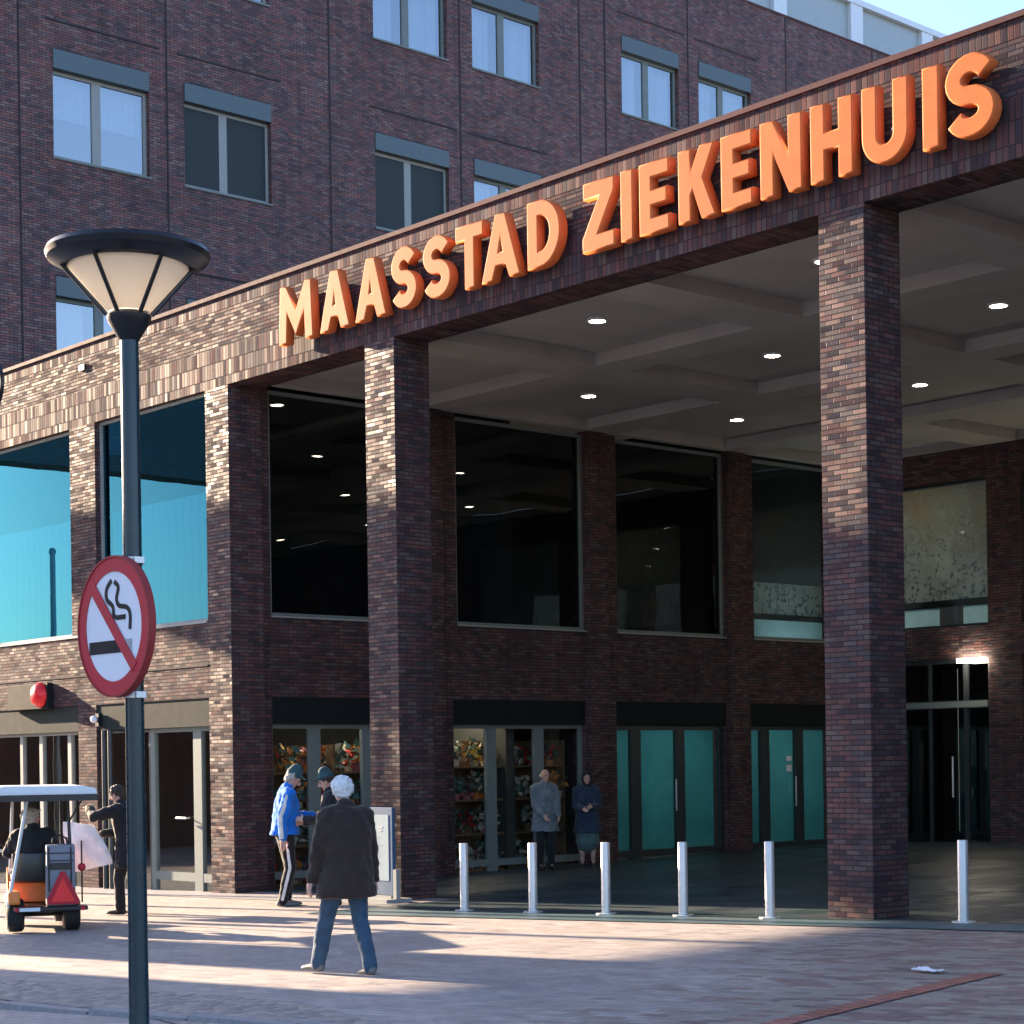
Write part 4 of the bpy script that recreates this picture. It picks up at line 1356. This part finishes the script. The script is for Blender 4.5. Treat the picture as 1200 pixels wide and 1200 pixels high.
        if stripe:
            for s in 'lr':
                sx = -1 if s == 'l' else 1
                h_, k_, a_ = J['h' + s], J['k' + s], J['a' + s]
                o_ = Vector((sx * 0.075, -0.02, 0))
                MB().limb([h_ + o_ * 1.15, k_ + o_, a_ + o_ * 0.85], [(0.006, 0.02)] * 3, 8, side=(1, 0, 0)).build('stripe', M['stripe'], to, True)
    for s in 'lr':
        a_ = J['a' + s]

        heel = P['heel_l'] if s == 'l' else P['heel_r']
        tw = P['tl'] if s == 'l' else P['tr']
        d = Matrix.Rotation(tw, 3, 'Z') @ Vector((0, math.cos(heel), -math.sin(heel)))

        def shf(b, a_=a_, d=d):
            u = Vector((0, 0, -0.045))
            b.limb([a_ - d * 0.045 + u, a_ + d * 0.06 + u - Vector((0, 0, .004)), a_ + d * 0.15 + u - Vector((0, 0, .012)), a_ + d * 0.19 + u - Vector((0, 0, 0.016))], [(0.036, 0.038), (0.042, 0.036), (0.046, 0.026), (0.038, 0.02)], 14)
            b.limb([a_, a_ + u], [0.045, 0.04], 10)
        blob(shf, 'shoe', M[shoe], t, 0.010, 0)
    if skirt:
        def stf(b):
            for s in 'lr':
                b.limb([J['k' + s], lerp(J['k' + s], J['a' + s], 0.35), J['a' + s]], [0.054, 0.057, 0.038], 12)
        blob(stf, 'stockings', M['stocking'], t, 0.012, 0)
    return t


FWD = 138.4     # world heading of the camera's view
# walking old man, seen from behind, striding away to the left
wx, wy = -0.83, -6.27
person('white haired man in a long dark brown coat and jeans walking away across the plaza', (wx, wy, gz(wx, wy)), FWD + 32, 1.76,
       dict(hip=(0.0, 0.0, 0.90), chest=(0.02, 0.05, 1.38), head=(0.03, 0.13, 1.595), nod=0.25, look=-0.25,
            fl=(-0.16, 0.30, 0.0), fr=(0.12, -0.16, 0.0), heel_r=0.12, hl=(-0.30, 0.10, 0.80), hr=(0.29, 0.03, 0.80), tl=0.25),
       hair='white_hair', hair_kind='full', coat='coat_brown', coat_len=0.68, legs='jeans', shoe='shoe_grey', bulk=1.19)
# man in blue jacket
bx, by = -8.92, -1.33
person('man in bright blue jacket and cap with striped trousers beside the brick pier', (bx, by, gz(bx, by)), FWD - 70, 1.92,
       dict(chest=(0, 0.03, 1.39), head=(0, 0.12, 1.58), nod=0.5, hl=(-0.12, 0.40, 1.12), hr=(0.25, -0.08, 0.86), fl=(-0.08, 0.05, 0), fr=(0.08, -0.03, 0)),
       hair='grey_hair', coat='blue', coat_len=0.90, legs='track', shoe='shoe_grey', hood='cap', stripe=True, bulk=1.02)
# companion
cx_, cy_ = -8.30, -0.95
person('person in black jacket and cap facing the man in the blue jacket', (cx_, cy_, gz(cx_, cy_)), FWD + 95, 1.84,
       dict(chest=(0, 0.04, 1.39), head=(0, 0.10, 1.595), nod=0.3, hl=(-0.12, 0.36, 1.12), hr=(0.10, 0.36, 1.08)),
       hair='dark_hair', coat='dark', coat_len=0.86, legs='track', hood='cap')
# elderly couple under the canopy
ax, ay = -11.75, 6.08
person('balding man in a grey blue overcoat standing with a woman before the shop window', (ax, ay, gz(ax, ay) + 0.004), FWD - 162, 1.76,
       dict(hl=(-0.16, 0.24, 0.92), hr=(0.12, 0.26, 0.95), head=(0, 0.05, 1.61), look=0.15),
       hair='white_hair', hair_kind='bald', coat='greyblue', coat_len=0.66, legs='dark', bulk=1.06)
ax, ay = -11.60, 6.95
person('woman in a navy coat, dark headscarf and pale stockings standing beside the grey coated man', (ax, ay, gz(ax, ay) + 0.004), FWD - 178, 1.68,
       dict(hl=(-0.08, 0.26, 1.10), hr=(0.10, 0.25, 1.06), head=(0, 0.05, 1.61)),
       hair='dark', hair_kind='scarf', coat='navy', coat_len=0.62, skirt='greenish', bulk=1.08)

# ------------------------------------------------------------------ cart with driver and porter
CX, CY = -8.28, -5.28
CA = R(180 - 24.5)              # heading of the cart
CT = thing('electric_cart', 'small white roofed electric cart with a red triangle reflector on its rear', 'cart', (CX, CY, gz(CX, CY)), CA - R(90))
# local: +Y ahead, rear axle at y = 0.25
MB().box(-0.36, 0.36, 0.0, 1.9, 0.24, 0.322).box(-0.36, 0.50, -0.22, -0.001, 0.27, 0.322).bevel(0.01, 1).build('chassis', M['black'], CT)
MB().prism([(0.62, 0.33), (1.9, 0.33), (1.95, 0.62), (1.72, 0.72), (1.5, 0.45), (0.95, 0.42), (0.9, 0.58), (0.62, 0.58)], 'x', -0.37, 0.30).bevel(0.015, 2).build('body', M['cart_orange'], CT)
MB().box(-0.42, -0.28, -0.02, 0.45, 0.34, 0.50).bevel(0.03, 2).build('fender', M['cart_orange'], CT)
MB().box(-0.36, 0.28, 0.35, 0.85, 0.585, 0.68).bevel(0.03, 2).build('seat', M['black'], CT, True)
bk = MB().box(-0.36, 0.28, 0.27, 0.35, 0.60, 0.95).bevel(0.03, 2).build('backrest', M['black'], CT, True)
rf = MB().prism([(-0.62, 1.66), (0.62, 1.66), (0.60, 1.73), (0.45, 1.765), (-0.45, 1.765), (-0.60, 1.73)], 'y', -0.35, 1.75).bevel(0.012, 2).build('roof', M['cart_roof'], CT, True)
MB().box(-0.58, 0.62, -0.36, 1.72, 1.585, 1.658).build('roof_liner', M['black'], rf)
for (xa, ya, xb, yb, m) in ((-0.42, 0.05, -0.18, 0.0, 'cart_roof'), (0.34, 0.06, 0.30, 0.14, 'black'), (-0.34, 1.75, -0.30, 1.35, 'cart_roof'), (0.32, 1.75, 0.30, 1.35, 'black')):
    MB().tube([(xa, ya, 0.32), (xb, yb, 1.62)], 0.020, 10).build('roof_post', M[m], CT, True)
MB().tube([(0.31, 0.13, 1.32), (0.45, -0.20, 1.60)], 0.012, 8).build('roof_brace', M['black'], CT, True)
for (x, y) in ((-0.33, 0.22), (0.33, 0.22), (-0.30, 1.6), (0.30, 1.6)):
    w = MB()
    prof = [(0.06, -0.10), (0.17, -0.10), (0.2, -0.075), (0.205, 0.0), (0.2, 0.075), (0.17, 0.10), (0.06, 0.10), (0.06, -0.10)]
    w.lathe(prof, (0, 0, 0), 28)
    wo = w.build('wheel', M['rubber'], CT, True)
    wo.rotation_euler = (0, R(90), 0)
    wo.location = (x, y, 0.205)
    MB().lathe([(0.0, -0.085), (0.05, -0.09), (0.12, -0.08), (0.12, 0.08), (0.05, 0.09), (0.0, 0.085)], (0, 0, 0), 20).build('rim', M['cart_grey'], wo, True)
MB().tube([(-0.30, 0.22, 0.205), (0.30, 0.22, 0.205)], 0.025, 10).build('axle', M['black'], CT)
MB().tube([(0.0, 1.62, 0.5), (0.0, 1.35, 1.0)], 0.02, 8).build('steering_column', M['black'], CT)
# rear case with handle and slow-vehicle triangle
CS = MB().box(0.02, 0.36, -0.16, 0.10, 0.325, 1.06).bevel(0.025, 2).build('rear_case', M['cart_grey'], CT, True)
MB().tube([(0.10, -0.03, 1.05), (0.11, -0.03, 1.13), (0.19, -0.03, 1.17), (0.27, -0.03, 1.13), (0.28, -0.03, 1.05)], 0.014, 8).build('handle', M['black'], CS, True)
MB().box(0.04, 0.34, -0.168, -0.161, 0.86, 0.875).box(0.04, 0.34, -0.168, -0.161, 0.95, 0.965).build('zip', M['black'], CS)
TRI = MB().prism([(0.02, 0.345), (0.40, 0.345), (0.40, 0.40), (0.235, 0.74), (0.185, 0.74), (0.02, 0.40)], 'y', -0.195, -0.175).build('triangle_plate', M['red'], CT)
MB().prism([(0.07, 0.375), (0.35, 0.375), (0.21, 0.67)], 'y', -0.203, -0.1955).build('reflector', M['reflector'], TRI)
MB().tube([(0.36, -0.02, 0.36), (0.44, -0.10, 0.36), (0.44, -0.10, 1.1)], 0.010, 8).build('flag_rod', M['black'], CT, True)
MB().ball((0.44, -0.10, 0.78), (0.05, 0.04, 0.05), 10).build('tail_lamp', M['red'], CT, True)

MB().box(-0.30, -0.06, -0.228, -0.221, 0.275, 0.318).build('number_plate', M['plate'], CT)
for xx in (-0.33, 0.44):
    l_ = MB().lathe([(0.0, 0.02), (0.025, 0.018), (0.03, 0.0)], (0, 0, 0), 14).build('tail_lamp', M['red'], CT, True)
    l_.rotation_euler = (R(90), 0, 0); l_.location = (xx, -0.222, 0.297)
MB().tube([(-0.34, 1.55, 0.95), (-0.50, 1.5, 1.05)], 0.010, 8).box(-0.58, -0.46, 1.49, 1.52, 1.0, 1.14).build('mirror', M['black'], CT)
MB().box(0.06, 0.32, -0.172, -0.161, 0.76, 0.84).bevel(0.004, 1).build('pocket', M['black'], CS)
for k_ in range(2):
    MB().tube([(0.05 + 0.26 * k_, -0.164, 1.03), (0.05 + 0.26 * k_, -0.166, 0.50)], 0.010, 6).build('strap', M['black'], CS)

# driver seated, seen from behind
dloc = CT.matrix_basis @ Vector((-0.10, 0.52, 0))
person('grey haired driver in a black coat seated in the electric cart', (dloc.x, dloc.y, gz(CX, CY) + 0.0), math.degrees(CA), 1.80,
       dict(hip=(0, -0.02, 0.74), chest=(0, -0.02, 1.12), head=(0.0, 0.03, 1.33), look=-0.9, sit=True, fl=(-0.12, 0.62, 0.33), fr=(0.12, 0.62, 0.33), hl=(-0.20, 0.42, 0.92), hr=(0.20, 0.42, 0.92)),
       hair='grey_hair', hair_kind='full', coat='dark', coat_len=0.80, legs='dark', bulk=1.12)
px, py = -9.96, -3.13
person('person in a dark coat carrying a white bag, mostly hidden by the lamp post', (px, py, gz(px, py)), FWD + 75, 1.80,
       dict(chest=(0, 0.10, 1.36), head=(0, 0.18, 1.56), nod=0.3, hl=(-0.10, 0.52, 1.38), hr=(0.05, 0.42, 1.05), fl=(-0.1, 0.12, 0), fr=(0.1, -0.06, 0)),
       hair='dark_hair', coat='dark', coat_len=0.62, legs='dark', bulk=1.05)
# white bag
bgm = MB()
NU, NV = 14, 12
for side_ in (1,):
    rings = []
    for j in range(NV + 1):
        v = j / NV
        ring = []
        for i in range(24):
            a = 2 * math.pi * i / 24
            wdt = 0.30 * (1 - 0.30 * v) + 0.03 * math.sin(a * 3 + v * 5)
            dep = 0.10 * math.sin(math.pi * min(0.95, v * 0.9 + 0.08)) + 0.02 * math.sin(a * 5 + v * 9)
            ring.append(bgm.bm.verts.new((wdt * math.cos(a), dep * math.sin(a), v * 0.62 - 0.08 * math.cos(a) * v)))
        rings.append(ring)
    for a_, b_ in zip(rings, rings[1:]):
        for i in range(24):
            bgm._f([a_[i], a_[(i + 1) % 24], b_[(i + 1) % 24], b_[i]])
    bgm._f(rings[0][::-1]); bgm._f(rings[-1])
hl_ = Vector((px, py, 0)) + Matrix.Rotation(R(FWD + 75 - 90), 3, 'Z') @ Vector((-0.12, 0.50, 0)) * (1.80 / 1.75)
bo_ = bgm.build('white_bag', M['bag'], None, True, loc=(hl_.x + 0.02, hl_.y - 0.02, gz(px, py) + 0.62))
bo_.rotation_euler = (0, R(-12), R(48))
tag(bo_, 'large crumpled white bag held by the dark coated person behind the cart', 'bag')

# ------------------------------------------------------------------ added off-frame: raised wing, thinned and outlined to cast the band of shade
OB = thing('shade_wing', 'thin pale wing on stilts added out of view, outlined to cast the band of shade', 'building', (0, 0, 0))
TE = math.tan(R(15.0))
OX = -38.0
OH1, OH2 = 12.45, 16.2
M['render'] = plain('pale_render', (0.62, 0.52, 0.46), 0.85)
M['concrete'] = plain('concrete', (0.3, 0.3, 0.29), 0.85)
OH1 = 10.6
MB().prism([(-60, OH1), (-1.5, OH1), (-1.5, 11.4), (-2.9, 11.8), (-3.57, 12.75), (-4.14, 13.4), (-5.28, 14.45), (-17.0, 14.6), (-60, 14.6)], 'x', OX - 1.0, OX).build('wall', M['render'], OB)
LB = thing('shade_block', 'plain brick block added out of view to shade the front of the plaza', 'building', (-22, -11.3, 0))  # unseen block added to keep the front of the plaza in shade
MB().box(-6, 0, -40, 0, -2, 7.8).build('wall', M['tower_brick'], LB)
MB().box(-6.1, 0.06, -40.1, 0.06, 7.8, 7.95).build('roof', M['coping'], LB)
for i in range(12):
    y = -57 + i * 4.0
    MB().box(OX + 0.002, OX + 0.05, y, y + 1.3, OH1 + 0.5, OH1 + 1.7).build('window', M['white'], OB)
for yp in (-2.2, -30.0, -58.0):
    MB().box(OX - 0.8, OX - 0.2, yp - 0.25, yp + 0.25, -2, OH1 - 0.01).build('pier', M['concrete'], OB)
# unseen poles and a drum added beside the plaza to stripe it with shadow
TX = -22.0
kio = thing('shade_drum', 'tall grey drum added out of view to cast a wide shadow stripe', 'pillar', (-20.0, -8.1, gz(-20.0, -8.1)))
MB().lathe([(0, 0), (0.86, 0), (0.86, 6.0), (0.95, 6.1), (0.95, 6.25), (0.0, 6.6)], n=28).build('drum', M['concrete'], kio, True)
for (yy, rr, lab) in ((-5.7, 0.11, 'pole nearest the drum, added out of view for its shadow streak'), (-3.7, 0.08, 'slim pole in the middle of the row, added out of view for its shadow streak'),
                      (-10.4, 0.22, 'stout pole beside the brick block, added out of view for its shadow streak'), (-1.9, 0.07, 'slender pole nearest the brick wing, added out of view for its shadow streak')):
    tr = thing('shade_pole', lab, 'pole', (TX, yy, gz(TX, yy)))
    MB().tube([(0, 0, -0.1), (0, 0, 3.4), (0.0, 0, 6.5)], [rr * 1.1, rr, rr * 0.8], 14).build('mast', M['steel'], tr, True)
    MB().ball((0, 0, 6.5 + rr * 0.6), rr * 1.1, 12).build('finial', M['steel'], tr, True)
GW = thing('reflection_wall', 'long dark brick wall added out of view to darken the shop glass reflections', 'wall', (0, 0, 0))  # unseen wall added so the shop glass reflects something dark
MB().box(-47, -46, -90, 4, -3, 4.6).build('wall', M['tower_brick'], GW)
MB().box(-47.05, -45.95, -90, 4, 4.6, 4.75).build('coping', M['coping'], GW)
HB = thing('reflection_backdrop', 'long low dark brick block added far out of view to darken the glass reflections', 'building', (0, 0, 0))  # unseen backdrop added to darken what the lower windows mirror
MB().box(-132, -122, -260, 20, -4, 8.5).build('wall', M['tower_brick'], HB)
MB().prism([(-133, 8.5), (-121, 8.5), (-127, 11.0)], 'y', -260, 20).build('roof', M['header'], HB)

# ------------------------------------------------------------------ light, sky, camera
w = bpy.data.worlds.new('World')
scene.world = w
w.use_nodes = True
nt = w.node_tree
bg = nt.nodes['Background']
sky = nt.nodes.new('ShaderNodeTexSky')
sky.sky_type = 'NISHITA'
sky.sun_disc = False
SUN_E = R(15.0)
SD = Vector((-0.9903, -0.1392, math.tan(SUN_E))).normalized()
sky.sun_elevation = SUN_E
sky.sun_rotation = math.atan2(SD.x, SD.y)
sky.altitude = 0
sky.air_density = 1.0
sky.dust_density = 1.2
sky.ozone_density = 3.5
tint = nt.nodes.new('ShaderNodeMix')
tint.data_type = 'RGBA'
tint.blend_type = 'MULTIPLY'
tint.inputs[0].default_value = 1.0
tint.inputs[7].default_value = (1.14, 1.0, 1.02, 1)      # hazy winter air
nt.links.new(sky.outputs[0], tint.inputs[6])
nt.links.new(tint.outputs[2], bg.inputs[0])
bg.inputs[1].default_value = 0.09
sl = bpy.data.lights.new('sun', 'SUN')
sl.energy = 5.0
sl.angle = R(0.5)
sl.color = (1.0, 0.76, 0.53)
so_ = bpy.data.objects.new('sun', sl)
COL.objects.link(so_)
so_.rotation_euler = SD.to_track_quat('Z', 'Y').to_euler()

cam = bpy.data.cameras.new('camera')
co = bpy.data.objects.new('camera', cam)
COL.objects.link(co)
f, yaw, y0, roll = 2228.325, R(41.58), 891.05, R(0.830)
cam.sensor_width = 36
cam.sensor_fit = 'HORIZONTAL'
cam.lens = 36 * f / 1200
cam.shift_y = (y0 - 600) / 1200 * math.cos(roll)
cam.shift_x = -(y0 - 600) / 1200 * math.sin(roll)
cam.clip_end = 2000
fw_ = Vector((-math.cos(yaw), math.sin(yaw), 0))
rt = Vector((math.sin(yaw), math.cos(yaw), 0))
upv = Vector((0, 0, 1))
c_, s_ = math.cos(roll), math.sin(roll)
rt2 = rt * c_ - upv * s_          # picture turned slightly anticlockwise
up2 = rt * s_ + upv * c_
mt = Matrix((rt2, up2, -fw_)).transposed().to_4x4()
mt.translation = (12.6296, -16.2122, 1.75)
co.matrix_world = mt
scene.camera = co
vs = scene.view_settings
vs.view_transform = 'Standard'
vs.look = 'None'
vs.exposure = 2.5
vs.gamma = 1.0
scene.cycles.max_bounces = 8
scene.cycles.transparent_max_bounces = 12
scene.cycles.sample_clamp_indirect = 8
